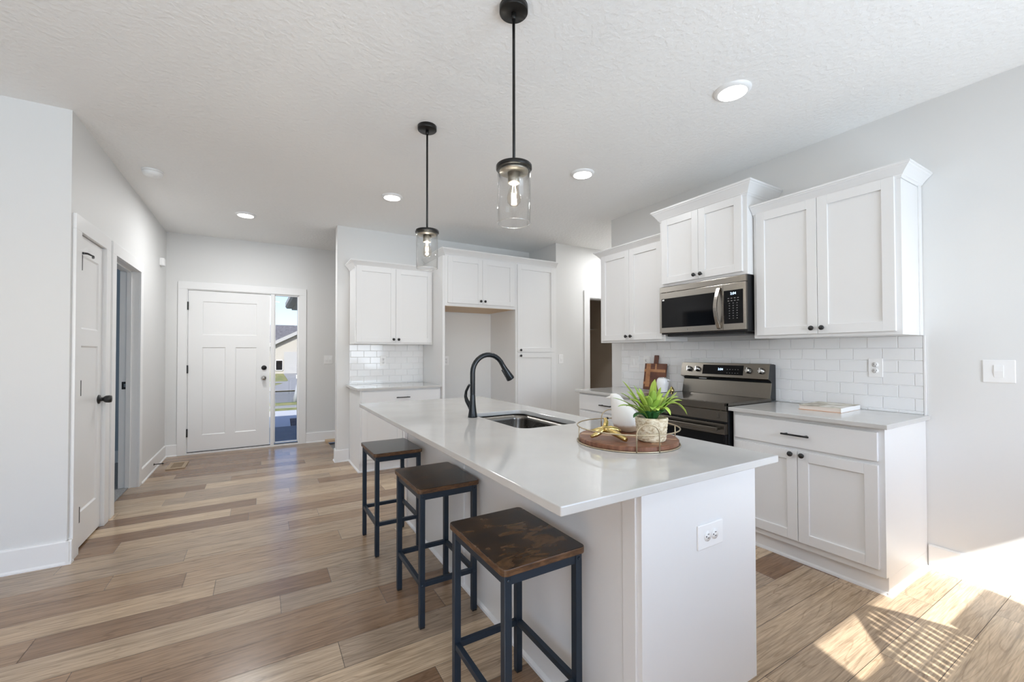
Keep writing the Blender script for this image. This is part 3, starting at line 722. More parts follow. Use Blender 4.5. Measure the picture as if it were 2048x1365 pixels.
# ------------------------------------------------------------------ stools
def make_stool():
    o = thing('bar_stool', 'x', 'stool')
    hx, hy, h, lw = .145, .192, .637, .025
    st = .022
    pl = rrect(-hx-.010,hx+.010,-hy-.010,hy+.010,.018,4)
    b = MB(); m = len(pl)
    b.add([(x,y,h-st) for x,y in pl]+[(x,y,h) for x,y in pl], [tuple(reversed(range(m))), tuple(range(m,2*m))])
    for i in range(m): b.quad((*pl[i],h-st),(*pl[(i+1)%m],h-st),(*pl[(i+1)%m],h),(*pl[i],h))
    s = b.build('seat', M['seat'], o, .003); weld(s); s.data.materials.append(M['seat_edge'])
    for p in s.data.polygons:
        if abs(p.normal.z) < .5: p.material_index = 1
    zl = h-st
    for sx in (-1,1):
        for sy in (-1,1):
            x1, y1 = sx*hx, sy*hy
            lg = MB().box(x1-sx*lw, x1, y1-sy*lw, y1, .008, zl-.001).build('leg', M['stoolmetal'], o, .0015)
            MB().box(x1-sx*(lw-.001), x1-sx*.001, y1-sy*(lw-.001), y1-sy*.001, 0, .008).build('foot_cap', M['blackplastic'], lg)
            for z in (zl-.016, .196):
                MB().lathe([(.0055,0),(.005,.0025),(.003,.004),(0,.0042)], (x1-sx*lw/2, y1, z), 12, Matrix.Rotation(-sy*PI/2,3,'X')).build('bolt', M['stoolmetal'], lg)
    r = .022
    for sy in (-1,1):
        MB().box(-hx+lw,hx-lw,sy*hy-sy*.003,sy*(hy-.022),zl-.032,zl-.002).build('top_rail', M['stoolmetal'], o, .001)
        MB().box(-hx+lw,hx-lw,sy*hy-sy*.003,sy*(hy-.022),.185,.207).build('stretcher', M['stoolmetal'], o, .001)
    for sx in (-1,1):
        MB().box(sx*hx-sx*.003,sx*(hx-.022),-hy+lw,hy-lw,zl-.032,zl-.002).build('top_rail', M['stoolmetal'], o, .001)
        MB().box(sx*hx-sx*.003,sx*(hx-.022),-hy+lw,hy-lw,.185,.207).build('stretcher', M['stoolmetal'], o, .001)
    return o
proto = make_stool()
G = 'bar stools along the island'
for i, (x, y, lab) in enumerate(((.757,1.243,'backless bar stool with mottled brown seat under the near corner of the island counter'),
                                 (.778,2.045,'middle bar stool of the three at the island, dark brown seat on black frame'),
                                 (.762,2.832,'bar stool nearest the front door, its seat reflecting grey daylight'))):
    s = proto if i == 0 else copy_tree(proto)
    s.location = (x,y,0); tag(s, lab, 'stool', G)

# ------------------------------------------------------------------ range
def text_mesh(txt, size, name, m, parent, loc, rot, extrude=.0003):
    cu = bpy.data.curves.new(name, 'FONT'); cu.body = txt; cu.size = size; cu.extrude = extrude; cu.align_x = 'CENTER'; cu.align_y = 'CENTER'
    to = bpy.data.objects.new(name+'_src', cu); COL.objects.link(to)
    dg = bpy.context.evaluated_depsgraph_get(); me = bpy.data.meshes.new_from_object(to.evaluated_get(dg)); me.name = name
    bpy.data.objects.remove(to); me.materials.clear(); me.materials.append(m)
    o = bpy.data.objects.new(name, me); COL.objects.link(o); o.parent = parent; o.location = loc; o.rotation_euler = rot; return o
def stove():
    # local: x across the front (towards the camera is +x), -y out of the wall, origin at the front plane
    o = thing('kitchen_range', 'stainless steel electric range with black glass oven door and back control panel', 'stove', (2.728,2.071,0), RZ)
    hw = .376; D = XR-.012-2.728
    MB().box(-hw,hw,.03,D-.02,.02,.872).build('range_body', M['blackplastic'], o, .002)
    MB().box(-hw,hw,.0,.03,.862,.914).box(-hw,-hw+.012,.0,D-.07,.89,.914).box(hw-.012,hw,0,D-.07,.89,.914).build('cooktop_rim', M['rsteel'], o, .003)
    MB().box(-hw+.012,hw-.012,.03,D-.055,.872,.9115).build('cooktop_glass', M['blackglass'], o, .001)
    v = MB().box(-hw,hw,.008,.03,.785,.858); v.build('front_trim', M['rsteel'], o, .002)
    MB().box(hw-.075,hw-.055,.003,.010,.805,.845).build('latch_badge', M['rsteel'], o, .004)
    dr = MB().box(-hw+.003,hw-.003,-.012,.028,.20,.772).build('oven_door', M['blackglass'], o, .003)
    MB().box(-hw+.002,hw-.002,-.016,.027,.700,.7725).build('door_band', M['rsteel'], dr, .002)
    hb = MB().box(-hw+.03,hw-.03,-.066,-.046,.728,.752); hb.box(-hw+.035,-hw+.06,-.05,-.012,.730,.750); hb.box(hw-.06,hw-.035,-.05,-.012,.730,.750)
    hb.build('oven_handle', M['rsteel'], dr, .004)
    MB().box(-hw+.003,hw-.003,-.010,.028,.05,.19).build('storage_drawer', M['rsteel'], o, .003)
    # back control console, profile in (y,z)
    y1 = D
    cap = [(y1-.085,.905),(y1-.060,1.03),(y1-.075,1.045),(y1-.108,1.058),(y1-.085,1.168),(y1-.03,1.170),(y1,1.165),(y1,.895)]
    bg = MB(); bg.prism(cap, 'X', -hw+.003, hw-.003); bgo = bg.build('back_console', M['blackplastic'], o, .0015)
    pn = MB(); pn.prism([(y1-.112,1.058),(y1-.087,1.172),(y1-.06,1.174),(y1-.06,1.168),(y1-.084,1.166),(y1-.106,1.060)], 'X', -hw, hw)
    pn.prism([(y1-.112,1.058),(y1-.106,1.060),(y1-.084,1.052),(y1-.086,1.047)], 'X', -hw, hw)
    pn.build('control_panel', M['rsteel'], bgo, .001)
    lw = MB(); lw.prism([(y1-.090,.912),(y1-.066,1.028),(y1-.060,1.027),(y1-.083,.912)], 'X', -hw, hw); lw.build('lower_band', M['rsteel'], bgo, .001)
    # things on the slanted face
    P0 = Vector((0,y1-.112,1.058)); P1 = Vector((0,y1-.087,1.172)); up = (P1-P0).normalized(); nr = Vector((0,-up.z,up.y)); RT = Vector((1,0,0))
    R3 = Matrix((RT, up, nr)).transposed(); rot = R3.to_euler()
    def on(x, t, e=0): return P0.lerp(P1,t)+RT*x+nr*e
    def plate(x0,x1,t0,t1,e0,e1):
        a = MB(); L = (P1-P0).length
        loc = MB().box(x0,x1,t0*L,t1*L,e0,e1); a.add([tuple(P0+R3@Vector(v)) for v in loc.v], loc.f); return a
    plate(-.165,.183,.18,.86,.0,.0015).build('display', M['blackglass'], bgo)
    text_mesh('2:04', .026, 'clock_digits', M['digits'], bgo, on(-.005,.55,.0022), rot)
    lg = MB()
    for i in range(5):
        for k in range(2): 
            q = plate(.05+i*.022,.058+i*.022,.30+k*.25,.325+k*.25,.0016,.0019); lg.add(q.v,q.f)
    lg.build('panel_legend', M['legend'], bgo)
    for x in (-.293,-.212,.226,.322):
        k = MB().lathe([(.023,0),(.023,.008),(.0195,.011),(.0185,.026),(.016,.030),(0,.030)], on(x,.52), 28, R3)
        ko = k.build('knob', M['chrome'], o)
        a = MB(); loc = MB().box(-.004,.004,-.020,.020,.026,.036); a.add([tuple(on(x,.52)+R3@Vector(v)) for v in loc.v], loc.f); a.build('grip', M['chrome'], ko, .001)
    MB().box(-.22,-.15,y1-.072,y1-.069,1.036,1.046).build('label_strip', M['plate'], bgo)
stove()
def microwave():
    o = thing('microwave', 'stainless steel over-the-range microwave with black window and keypad', 'microwave', (2.992,2.078,1.415), RZ)
    hw = .374; h = .405; D = XR-.012-2.992
    MB().box(-hw,hw,.024,D,.0,h).build('microwave_body', M['blackplastic'], o, .002)
    MB().box(-hw+.04,hw-.04,.05,D-.02,-.018,.0).build('vent_tray', M['blackplastic'], o, .002)
    MB().box(-hw,hw,.0,.024,h-.046,h).build('vent_strip', M['steel'], o, .002)
    dx = .200     # door from -hw to dx, keypad to the camera side
    dr = MB().box(-hw,dx,.0,.024,.012,h-.049).build('door', M['steel'], o, .002)
    MB().box(-hw+.022,dx-.062,-.0015,.002,.056,h-.100).build('window', M['blackglass'], dr)
    MB().box(-hw+.03,-hw+.05,-.0025,-.001,h-.118,h-.106).build('sticker', M['plate'], dr)
    b = MB(); 
    for x in (.0,.05): b.cyl(.0045,.001,(-.10+x,-.0005,.034),14,'Y')
    b.build('maker_mark', M['legend'], dr)
    hp = [(dx-.026,.002,.022)]; N = 14
    for i in range(N+1):
        t = i/N; hp.append((dx-.026,-.012-.045*math.sin(PI*t),.028+(h-.102)*t))
    hp.append((dx-.026,.002,h-.07))
    hb = MB(); vs=[]; fs=[]
    for p in hp:
        for a,e in ((-.014,-.003),(.014,-.003),(.014,.007),(-.014,.007)): vs.append((p[0]+a,p[1]+e,p[2]))
    for i in range(len(hp)-1):
        for k in range(4): fs.append((i*4+k,i*4+(k+1)%4,(i+1)*4+(k+1)%4,(i+1)*4+k))
    hb.add(vs,fs,False); hb.build('door_handle', M['steel'], dr, .003)
    kp = MB().box(dx+.002,hw,.0,.024,.012,h-.049).build('control_panel', M['steel'], o, .002)
    MB().box(dx+.010,hw-.020,-.0015,.002,.058,h-.100).build('keypad', M['blackglass'], kp)
    text_mesh('2:04', .026, 'clock_digits', M['digits'], kp, ((dx+hw)/2-.005,-.0022,h-.126), (PI/2,0,0))
    lg = MB(); cx = (dx+hw)/2-.005
    for r in range(9):
        for c in ((-1.5,-.5,.5,1.5) if r < 2 else (-1.2,0,1.2)):
            w = .006 if r < 2 else .0035
            z = h-.160-r*.0185
            lg.box(cx+c*.024-w,cx+c*.024+w,-.0022,-.0016,z-.0022,z+.0022)
    lg.build('keypad_legend', M['legend'], kp)
microwave()

# ------------------------------------------------------------------ lamps
def downlight(x, y, lab, e=7):
    o = thing('ceiling_light', lab, 'ceiling light', (x,y,H), 0, 'flat round ceiling lights')
    MB().lathe([(.074,-.016),(.078,-.017),(.094,-.008),(.096,0),(.0,0)][0:4], n=40, close=False).build('trim_ring', M['plate'], o)
    MB().lathe([(0,-.0165),(.074,-.0165),(.074,-.004),(0,-.004)], n=40).build('diffuser', M['led'], o)
    lamp('bulb_light', 'AREA', e, (.98,.99,1), (0,0,-.03), o, shape='DISK', size=.14)
downlight(2.296,1.372,'round flush ceiling light in front of the wide wall cabinet',1.0)
downlight(2.29,2.640,'round flush ceiling light out from the microwave',4.4)
downlight(1.07,3.945,'round flush ceiling light near the small tiled counter',3)
downlight(-.142,5.245,'round flush ceiling light near the front door',14.5)
for x,y,lab in ((-1.4,1.2,'added unseen ceiling light in the living area beyond the hall corner'),(-3.3,1.2,'added unseen ceiling light at the far end of the living area'),(.4,-.6,'added unseen ceiling light near the patio door'),(4.35,3.97,'added unseen ceiling light in the back hall behind the stove wall')):  # unseen fixtures, added to brighten the living area and back hall
    downlight(x,y,lab,9 if x > 4 else 2)
def pendant(x, y, lab):
    o = thing('pendant_light', lab, 'pendant light', (x,y,H), 0, 'glass cylinder pendants over the island')
    zc = 2.047-H; zb = 1.812-H
    MB().lathe([(.061,0),(.061,-.024),(.058,-.027),(.0,-.027)], n=40).lathe([(.011,-.027),(.011,-.045),(.008,-.055)], n=18).build('canopy', M['pendmetal'], o)
    MB().cyl(.0062, zc+.004-(-.05) if False else abs(zc)-.05, (0,0,zc+.005), 16).build('rod', M['pendmetal'], o)
    b = MB().lathe([(0,zc+.012),(.0745,zc+.012),(.0765,zc+.009),(.0765,zc-.004),(.074,zc-.006),(.0,zc-.006)], n=48).lathe([(.013,zc+.03),(.013,zc+.011)], n=18)
    cp = b.build('shade_cap', M['pendmetal'], o)
    MB().lathe([(.062,zc-.006),(.062,zc-.018),(.0,zc-.018)], n=40).build('inner_plate', M['socket'], cp)
    MB().lathe([(.0,zc-.016),(.0265,zc-.016),(.0265,zc-.060),(.024,zc-.064),(.021,zc-.064),(.020,zc-.055),(0,zc-.055)], n=28).build('socket', M['socket'], o)
    MB().lathe([(.0700,zc-.006),(.0700,zb),(.0675,zb),(.0675,zc-.006),(.0700,zc-.006)], n=56, close=False).build('glass_shade', M['shade'], o)
    MB().tube([(.0688*math.cos(2*PI*i/56),.0688*math.sin(2*PI*i/56),zb) for i in range(56)], .0016, 6, closed=True).build('glass_rim', M['rim'], o)
    zs = zc-.06
    bu = MB().lathe([(.013,zs),(.0135,zs-.012),(.020,zs-.032),(.0285,zs-.058),(.030,zs-.070),(.027,zs-.086),(.016,zs-.098),(0,zs-.101)], n=28).build('bulb', M['bulb'], o)
    f = MB()
    for k in range(4):
        a = k*PI/2
        f.tube([(.006*math.cos(a),.006*math.sin(a),zs-.012),(.011*math.cos(a+.5),.011*math.sin(a+.5),zs-.045),(.005*math.cos(a+1),.005*math.sin(a+1),zs-.080)], .0008, 6)
    f.build('filament', M['filament'], bu)
    lamp('bulb_light', 'POINT', 3.2, (1,.95,.87), (0,0,zs-.055), o, shadow_soft_size=.012)
pendant(.928,1.509,'clear glass pendant hanging over the near half of the island')
pendant(.934,2.602,'clear glass pendant hanging over the island sink')

# ------------------------------------------------------------------ small fittings
def on_wall(name, lab, cat, loc, rz, group=None): return thing(name, lab, cat, loc, rz, group)
def outlet(lab, loc, rz, flat=False):
    o = on_wall('power_outlet', lab, 'outlet', loc, rz, 'white wall outlets')
    w, h = (.066,.0395) if flat else (.0365,.0605)
    MB().box(-w if flat else -w, w, -.006, 0, -h, h).build('cover_plate', M['plate'], o, .003)
    for s in (-1,1):
        c = (s*.019,0) if flat else (0,s*.019)
        R = MB().lathe([(.0165,0),(.0165,.0025),(0,.0025)], (c[0],-.006,c[1]), 24, Matrix.Rotation(PI/2,3,'X')).build('receptacle', M['plate'], o)
        q = MB()
        for a in (-1,1):
            if flat: q.box(c[0]-.002,c[0]+.006,-.0092,-.0080,a*.006-.001,a*.006+.001)
            else: q.box(a*.006-.001,a*.006+.001,-.0092,-.0080,c[1]-.002,c[1]+.006)
        if flat: q.cyl(.0024,.0012,(c[0]-.0085,-.0092,0),10,'Y')
        else: q.cyl(.0024,.0012,(0,-.0092,c[1]-.0085),10,'Y')
        q.build('slots', M['slot'], R)
    return o
def switch(lab, loc, rz, n=1, w=None):
    o = on_wall('light_switch', lab, 'light switch', loc, rz, 'white wall switches')
    w = w or (.0365 if n == 1 else .058); MB().box(-w,w,-.006,0,-.0605,.0605).build('cover_plate', M['plate'], o, .003)
    for k in range(n):
        x = (k-(n-1)/2)*.046
        MB().prism([(-.006,-.033),(-.0075,-.033),(-.0115,.0),(-.0085,.033),(-.006,.033)], 'X', x-.0165, x+.0165).build('rocker', M['plate'], o, .0008)
    return o
switch('white switch on the bare grey wall near the wide cabinet', (XR,.589,1.158), RZ, 1, .058)
outlet('white outlet on the tile above the book', (XR-.009,1.101,1.162), RZ)
switch('white double switch on the tile beside the cutting board', (XR-.009,3.080,1.162), RZ, 2)
outlet('white outlet on the tile partly behind the cutting board', (XR-.009,2.925,1.162), RZ)
outlet('white outlet on the small tiled back wall', (1.290,YK-.009,1.162), 0)
outlet('white outlet inside the refrigerator alcove', (2.118,YK,1.155), 0)
outlet('white sideways outlet on the end panel of the island', (1.275,BY0,.665), 0, True)
switch('white double switch by the entry sidelight', (.843,YD,1.162), 0, 2)
switch('white switch on the wall beside the pantry cabinet', (3.513,YP,1.172), 0)
o = thing('smoke_detector', 'round white smoke detector on the ceiling', 'smoke detector', (-.762,4.362,H))
MB().lathe([(.072,0),(.072,-.010),(.069,-.012)], n=40, close=True).build('mount_plate', M['plate'], o)
MB().lathe([(.067,-.012),(.066,-.026),(.058,-.042),(.045,-.048),(.0,-.048)], n=40).lathe([(.012,-.048),(.012,-.050),(0,-.050)],(.02,-.02,0),16).build('cover', M['plate'], o)
o = thing('door_chime', 'white door chime box high on the hall wall', 'door chime', (XL,6.13,2.265), PI/2)
MB().prism([(-.050,0),(-.050,-.028),(-.036,-.042),(.036,-.042),(.050,-.028),(.050,0)], 'Z', 0, .085).build('cover', M['plate'], o, .004)
b = MB()
for k in range(4): b.box(-.030+.018*k,-.022+.018*k,-.0425,-.040,.02,.075)
b.build('grille_slots', M['plate'], o)
o = thing('door_stop', 'black spring door stop sticking out of the hall baseboard', 'door stop', (XL+.014,5.80,.065), PI/2)
b = MB().lathe([(.011,0),(.010,.006),(.005,.010),(.005,.070),(.008,.072),(.008,.084),(0,.086)], (0,0,0), 16, Matrix.Rotation(PI/2,3,'X')); b.build('stop_rod', M['black'], o)
o = thing('floor_vent', 'wooden floor register near the hall corner by the front door', 'floor vent', (-.79,5.905,0))
M['vent'] = mat('vent_wood', (.40,.30,.20), .5)
b = MB(); b.box(-.085,.085,-.165,-.115,0,.010); b.box(-.085,.085,.115,.165,0,.010); b.box(-.085,-.05,-.115,.115,0,.010); b.box(.05,.085,-.115,.115,0,.010)
b.build('vent_frame', M['vent'], o, .002)
b = MB(); 
for k in range(9): b.box(-.05,.05,-.11+k*.0255,-.10+k*.0255,.001,.006)
b.build('vent_slats', M['vent'], o)
MB().box(-.05,.05,-.115,.115,.0004,.001).build('vent_opening', M['slot'], o)
# closet shelf bracket
o = thing('wire_shelf', 'wire closet shelf end on a bracket in the dark doorway', 'shelf', (4.56,5.75,1.66))
b = MB()
for k in range(6): b.tube([(-.2,-.28+.045*k,.0),(.5,-.28+.045*k,.0)], .003, 6)
b.build('shelf_wires', M['plate'], o)
MB().tube([(-.19,0,-.18),(-.19,-.28,0)], .006, 8).tube([(-.19,0,.0),(-.19,-.30,.0)], .005, 8).build('bracket', M['plate'], o)

# ------------------------------------------------------------------ tray and what stands on it
TX, TY = 1.320, 1.250
o = thing('serving_tray', 'round acacia wood tray with brass wire rail on the island', 'tray', (TX,TY,CT))
R_ = .2005
MB().lathe([(0,.003),(R_-.004,.003),(R_,.006),(R_,.020),(R_-.004,.023),(0,.023)], n=64, smooth=False).build('tray_board', M['tray'], o)
b = MB()   # inlaid paler strips
for x0,x1,y0,y1,a in ((-.19,.19,-.028,.012,-.9),(.10,.135,-.13,.13,-.9)):
    ca, sa = math.cos(a), math.sin(a); pts = [(x0,y0),(x1,y0*.3),(x1,y1*.3+.004),(x0,y1)]
    if x0 > 0: pts = [(x0,y0),(x1,y0),(x1,y1),(x0,y1)]
    q = [(ca*x-sa*y, sa*x+ca*y, .0235) for x,y in pts]; q0 = [(x,y,.0225) for x,y,_ in q]
    b.add(q0+q, [(4,5,6,7),(0,1,5,4),(1,2,6,5),(2,3,7,6),(3,0,4,7)])
b.build('inlay', M['tray_pale'], o)
b = MB(); ring = lambda r,z,n=64: [(r*math.cos(2*PI*i/n), r*math.sin(2*PI*i/n), z) for i in range(n)]
b.tube(ring(R_+.004,.003), .0028, 8, closed=True); b.tube(ring(R_+.004,.066), .0026, 8, closed=True)
f_ang = math.radians(-115)
for a in (math.radians(155), math.radians(-27)): b.tube([((R_+.004)*math.cos(a),(R_+.004)*math.sin(a),.003),((R_+.004)*math.cos(a),(R_+.004)*math.sin(a),.066)], .0024, 8)
for a0 in (f_ang, f_ang+PI):
    da = .215; path = []
    for s in (-1,):
        path += [((R_+.006)*math.cos(a0-da),(R_+.006)*math.sin(a0-da),.002),((R_+.006)*math.cos(a0-da),(R_+.006)*math.sin(a0-da),.066)]
    for i in range(1,12):
        t = i/12; aa = a0-da*math.cos(PI*t); path.append(((R_+.006)*math.cos(aa),(R_+.006)*math.sin(aa),.066+.040*math.sin(PI*t)))
    path += [((R_+.006)*math.cos(a0+da),(R_+.006)*math.sin(a0+da),.066),((R_+.006)*math.cos(a0+da),(R_+.006)*math.sin(a0+da),.002)]
    b.tube(path, .0026, 8)
b.build('wire_rail', M['wire'], o)
b = MB()
for s in (-1,1):
    a = f_ang+PI+s*.07; b.lathe([(.0,-.006),(.006,-.003),(.006,.003),(0,.006)], ((R_+.004)*math.cos(a),(R_+.004)*math.sin(a),.066), 10)
b.build('wire_ties', M['black'], o)
def leafset(specs, parent, name):
    """each leaf: base point, tip point, arch height, half width, colour"""
    vs=[]; fs=[]; cols=[]
    for (p0, p2, arch, w, col) in specs:
        n = 10; p0 = Vector(p0); p2 = Vector(p2); p1 = (p0+p2)/2 + Vector((0,0,arch)); st = len(vs)
        h = p2-p0; h.z = 0
        sd = Vector((-h.y,h.x,0)).normalized() if h.length > .012 else Vector((.862,-.507,0))
        for i in range(n+1):
            t = i/n; p = p0*(1-t)**2 + p1*2*t*(1-t) + p2*t*t
            tan = (p1-p0)*(1-t)+(p2-p1)*t; nrm = sd.cross(tan).normalized()
            if nrm.z < 0: nrm = -nrm
            ww = 1.25*w*max(.06,(min(1,.18+1.7*t))*(max(0,1-t**4))**.55)
            for k, s_ in ((0,-1),(1,-.5),(2,0),(3,.5),(4,1)):
                vs.append(tuple(p + sd*(s_*ww) + nrm*(.30*ww*abs(s_))))
                br = (1.18 if k == 2 else 1.0)*(.7+.4*t); cols.append((col[0]*br,col[1]*br,col[2]*br,1))
        for i in range(n):
            for k in range(4): fs.append((st+i*5+k, st+i*5+k+1, st+(i+1)*5+k+1, st+(i+1)*5+k))
    me = bpy.data.meshes.new(name); me.from_pydata(vs,[],fs); me.update()
    ca = me.color_attributes.new('leafcol','FLOAT_COLOR','POINT')
    for i,c in enumerate(cols): ca.data[i].color = c
    for p in me.polygons: p.use_smooth = True
    me.materials.append(M['leaf']); o = bpy.data.objects.new(name, me); COL.objects.link(o); o.parent = parent
    s = o.modifiers.new('thick','SOLIDIFY'); s.thickness = .0008
    return o
PX, PY, PZ = 1.336, 1.138, CT+.0236
o = thing('potted_plant', 'green strap-leaved plant in a woven seagrass pot on the tray', 'plant', (PX,PY,PZ))
b = MB(); prof = [(0,0),(.046,0),(.052,.004)]
for i in range(7):
    z = .008+i*.0118; prof += [(.0535+.0012*i,z),(.0555+.0012*i,z+.0059)]
prof += [(.0615,.092),(.058,.094),(.055,.088),(.052,.075),(0,.075)]
b.lathe(prof, n=48).build('basket_pot', M['basket'], o)
MB().lathe([(0,.078),(.052,.077),(.053,.072),(0,.072)], n=28).build('soil', M['soil'], o)
rnd = random.Random(11); specs = []
lime = (.43,.57,.10); mid = (.27,.43,.06); dk = (.035,.14,.035)
def LP(a, c, z): return (.862*a-.507*c, -.507*a-.862*c, z)      # a: along the counter edge, c: towards the room
for (a,c,z,arch,w,col,a0) in ((-.112,-.01,.235,.020,.0125,lime,-.02),(-.152,.0,.168,.030,.0065,mid,-.02),(-.138,.02,.136,.045,.0105,mid,-.02),(.022,-.02,.240,.0,.0155,lime,.0),
        (.046,-.02,.208,.01,.010,lime,.01),(.132,.02,.105,.105,.0165,lime,.02),(.108,.03,.160,.045,.0160,lime,.015),(.090,-.03,.203,.01,.007,lime,.02),(.118,-.04,.186,.01,.0055,lime,.02),
        (.052,.06,.108,.070,.0135,lime,.01),(-.080,.03,.094,.035,.0125,dk,-.02),(-.068,.03,.195,.025,.014,lime,-.01),(-.035,.05,.180,.03,.0135,lime,-.005),(.012,.055,.165,.03,.013,mid,.0),
        (-.095,.03,.165,.04,.012,lime,-.015),(-.06,-.03,.215,.01,.012,mid,-.01),(.06,.035,.150,.04,.013,mid,.01),(-.02,.07,.13,.05,.0125,mid,.0),(-.115,-.02,.185,.03,.010,mid,-.02)):
    specs.append((LP(a0,c*.25,.085), LP(a,c,z), arch, w, col))
for i in range(22):
    az = i*2.399; r = rnd.uniform(.05,.105); z = rnd.uniform(.12,.205)-.5*max(0,r-.07)
    f = rnd.uniform(.75,1.15); c = lime if rnd.random()<.55 else mid
    specs.append(((.018*math.cos(az),.018*math.sin(az),.085), (r*math.cos(az),r*math.sin(az),z), rnd.uniform(.015,.05), rnd.uniform(.0085,.0135), tuple(x*f for x in c)))
for i in range(14):
    az = i*PI/7+.2; r = rnd.uniform(.045,.066)
    specs.append(((.02*math.cos(az),.02*math.sin(az),.086), (r*math.cos(az),r*math.sin(az),rnd.uniform(.099,.125)), rnd.uniform(.012,.03), rnd.uniform(.010,.014), dk))
leafset(specs, o, 'foliage')
# white ceramic bird-shaped vase
VX, VY = 1.402, 1.335
o = thing('ceramic_bird', 'white ceramic bird-shaped vase with bare clay base on the tray', 'vase', (VX,VY,PZ))
vdir = Vector((-.82,.57,0)).normalized()
path = []; rad = []
for t,(s,z,r) in enumerate(((0,.0,.036),(0,.004,.044),(0,.02,.053),(0,.045,.060),(.004,.07,.058),(.014,.095,.049),(.026,.115,.039),(.036,.132,.030),(.042,.146,.0265),(.047,.157,.022),(.052,.165,.012))):
    path.append(vdir*s+Vector((0,0,z))); rad.append(r)
M['bird'] = mat('bird_glaze', (.8,.78,.74), .4)
def _bird(m):
    tc = nd(m,'ShaderNodeTexCoord'); sp = nd(m,'ShaderNodeSeparateXYZ'); lk(m, tc.outputs['Object'], sp.inputs[0])
    n = nd(m,'ShaderNodeTexNoise'); n.inputs['Scale'].default_value = 30; lk(m, tc.outputs['Object'], n.inputs['Vector'])
    a = nd(m,'ShaderNodeMath', operation='MULTIPLY_ADD'); a.inputs[1].default_value = .012; lk(m, n.outputs['Fac'], a.inputs[0]); lk(m, sp.outputs[2], a.inputs[2])
    r = ramp(m, a.outputs[0], [(.030,(.50,.38,.26)),(.040,(.84,.82,.78)),(1,(.86,.84,.80))]); lk(m, r.outputs[0], BS(m).inputs['Base Color'])
_bird(M['bird'])
b = MB(); vs=[]; fs=[]; n=28
for p,r in zip(path,rad):
    for i in range(n): a=2*PI*i/n; vs.append((p.x+r*math.cos(a),p.y+r*math.sin(a),p.z))
for j in range(len(path)-1):
    for i in range(n): fs.append((j*n+i,j*n+(i+1)%n,(j+1)*n+(i+1)%n,(j+1)*n+i))
fs += [tuple(range(n)), tuple((len(path)-1)*n+i for i in range(n))]
b.add(vs,fs,True).build('bird_body', M['bird'], o)
hd = vdir*.066+Vector((0,0,.148))
MB().tube([vdir*.052+Vector((0,0,.150)), hd, vdir*.088+Vector((0,0,.146))], [.015,.008,.0015], 12).build('beak', M['ceramic'], o)
# gold ornament
o = thing('gold_ornament', 'shiny gold ornament of crossed banana-like arms on the tray', 'ornament', (1.213,1.262,PZ))
b = MB()
def arm(p, rr): b.tube(p, rr, 12)
rr = [.004,.0095,.0125,.0125,.0095,.0075]
vr = Vector((.86,-.5,0)); vf = Vector((-.5,-.86,0))     # picture-right and towards the camera
def pt(a, c, z): return tuple(vr*a + vf*c + Vector((0,0,z)))
arm([pt(-.062,.0,.030),pt(-.042,.006,.033),pt(-.010,.0,.036),pt(.020,-.004,.038),pt(.045,-.004,.034),pt(.058,.0,.026)], rr)
arm([pt(-.066,.022,.010),pt(-.045,.016,.018),pt(-.018,.005,.032),pt(.0,-.012,.045),pt(.006,-.020,.064),pt(.002,-.024,.078)], [.006,.010,.0125,.012,.009,.006])
arm([pt(-.012,.004,.036),pt(.012,.026,.033),pt(.034,.052,.024),pt(.050,.074,.014),pt(.058,.086,.010)], [.009,.012,.012,.0105,.008])
b.build('ornament_body', M['gold'], o)
# counter beyond the stove: cutting board, jug, gold pear
def cutting_board():
    o = thing('cutting_board', 'checked acacia cutting board with handle leaning on the tile', 'cutting board', (XR-.063,2.79,CT), RZ)
    tilt = math.radians(8.2); Rm = Matrix.Rotation(-tilt,3,'X')
    def bx(*a):
        l = MB().box(*a); q = MB(); q.add([tuple(Rm@Vector(v)) for v in l.v], l.f); return q
    W=.128; Hh=.262
    bx(-W,W,-.018,0,0.0025,Hh).build('board', M['acacia'], o, .004)
    bx(-.024,.024,-.018,0,Hh-.002,Hh+.083).build('handle', M['acacia'], o, .006)
    q = MB()
    for a in ((-.105,-.052,-.0186,-.017,.03,Hh-.003),(-W+.002,W-.002,-.0187,-.017,.178,.205),(-W+.002,-.05,-.0187,-.017,.055,.078),(.0,.02,-.0186,-.017,.205,Hh-.002)):
        l = bx(*a); q.add(l.v,l.f)
    q.build('pale_inlay', M['acacia_pale'], o)
cutting_board()
o = thing('ceramic_jug', 'white ceramic jug with wire clip in front of the cutting board', 'jug', (3.14,2.545,CT))
MB().lathe([(0,0),(.036,0),(.040,.004),(.041,.02),(.045,.045),(.051,.075),(.053,.10),(.050,.122),(.042,.136),(.036,.140),(.034,.138),(0,.136)], n=36).build('jug_body', M['jug'], o)
MB().tube([(.02,-.036,.142),(-.02,-.038,.146),(.0,-.062,.128),(.0,-.056,.108)], .0025, 8).tube([(.034*math.cos(i*PI/12),.034*math.sin(i*PI/12),.143) for i in range(24)], .0022, 6, closed=True).build('wire_clip', M['chrome'], o)
MB().tube([(0,-.048,.118),(0,-.066,.122),(0,-.078,.124)], [.006,.005,.004], 10).build('spout', M['jug'], o)
o = thing('gold_pear', 'small gold pear ornament beside the white jug', 'ornament', (3.25,2.535,CT))
MB().lathe([(0,0),(.012,.001),(.020,.008),(.0225,.02),(.020,.032),(.014,.044),(.010,.052),(.006,.056),(0,.057)], n=28).build('pear_body', M['gold'], o)
MB().tube([(0,0,.056),(.002,.002,.066)], .0016, 6).build('stem', M['gold'], o)
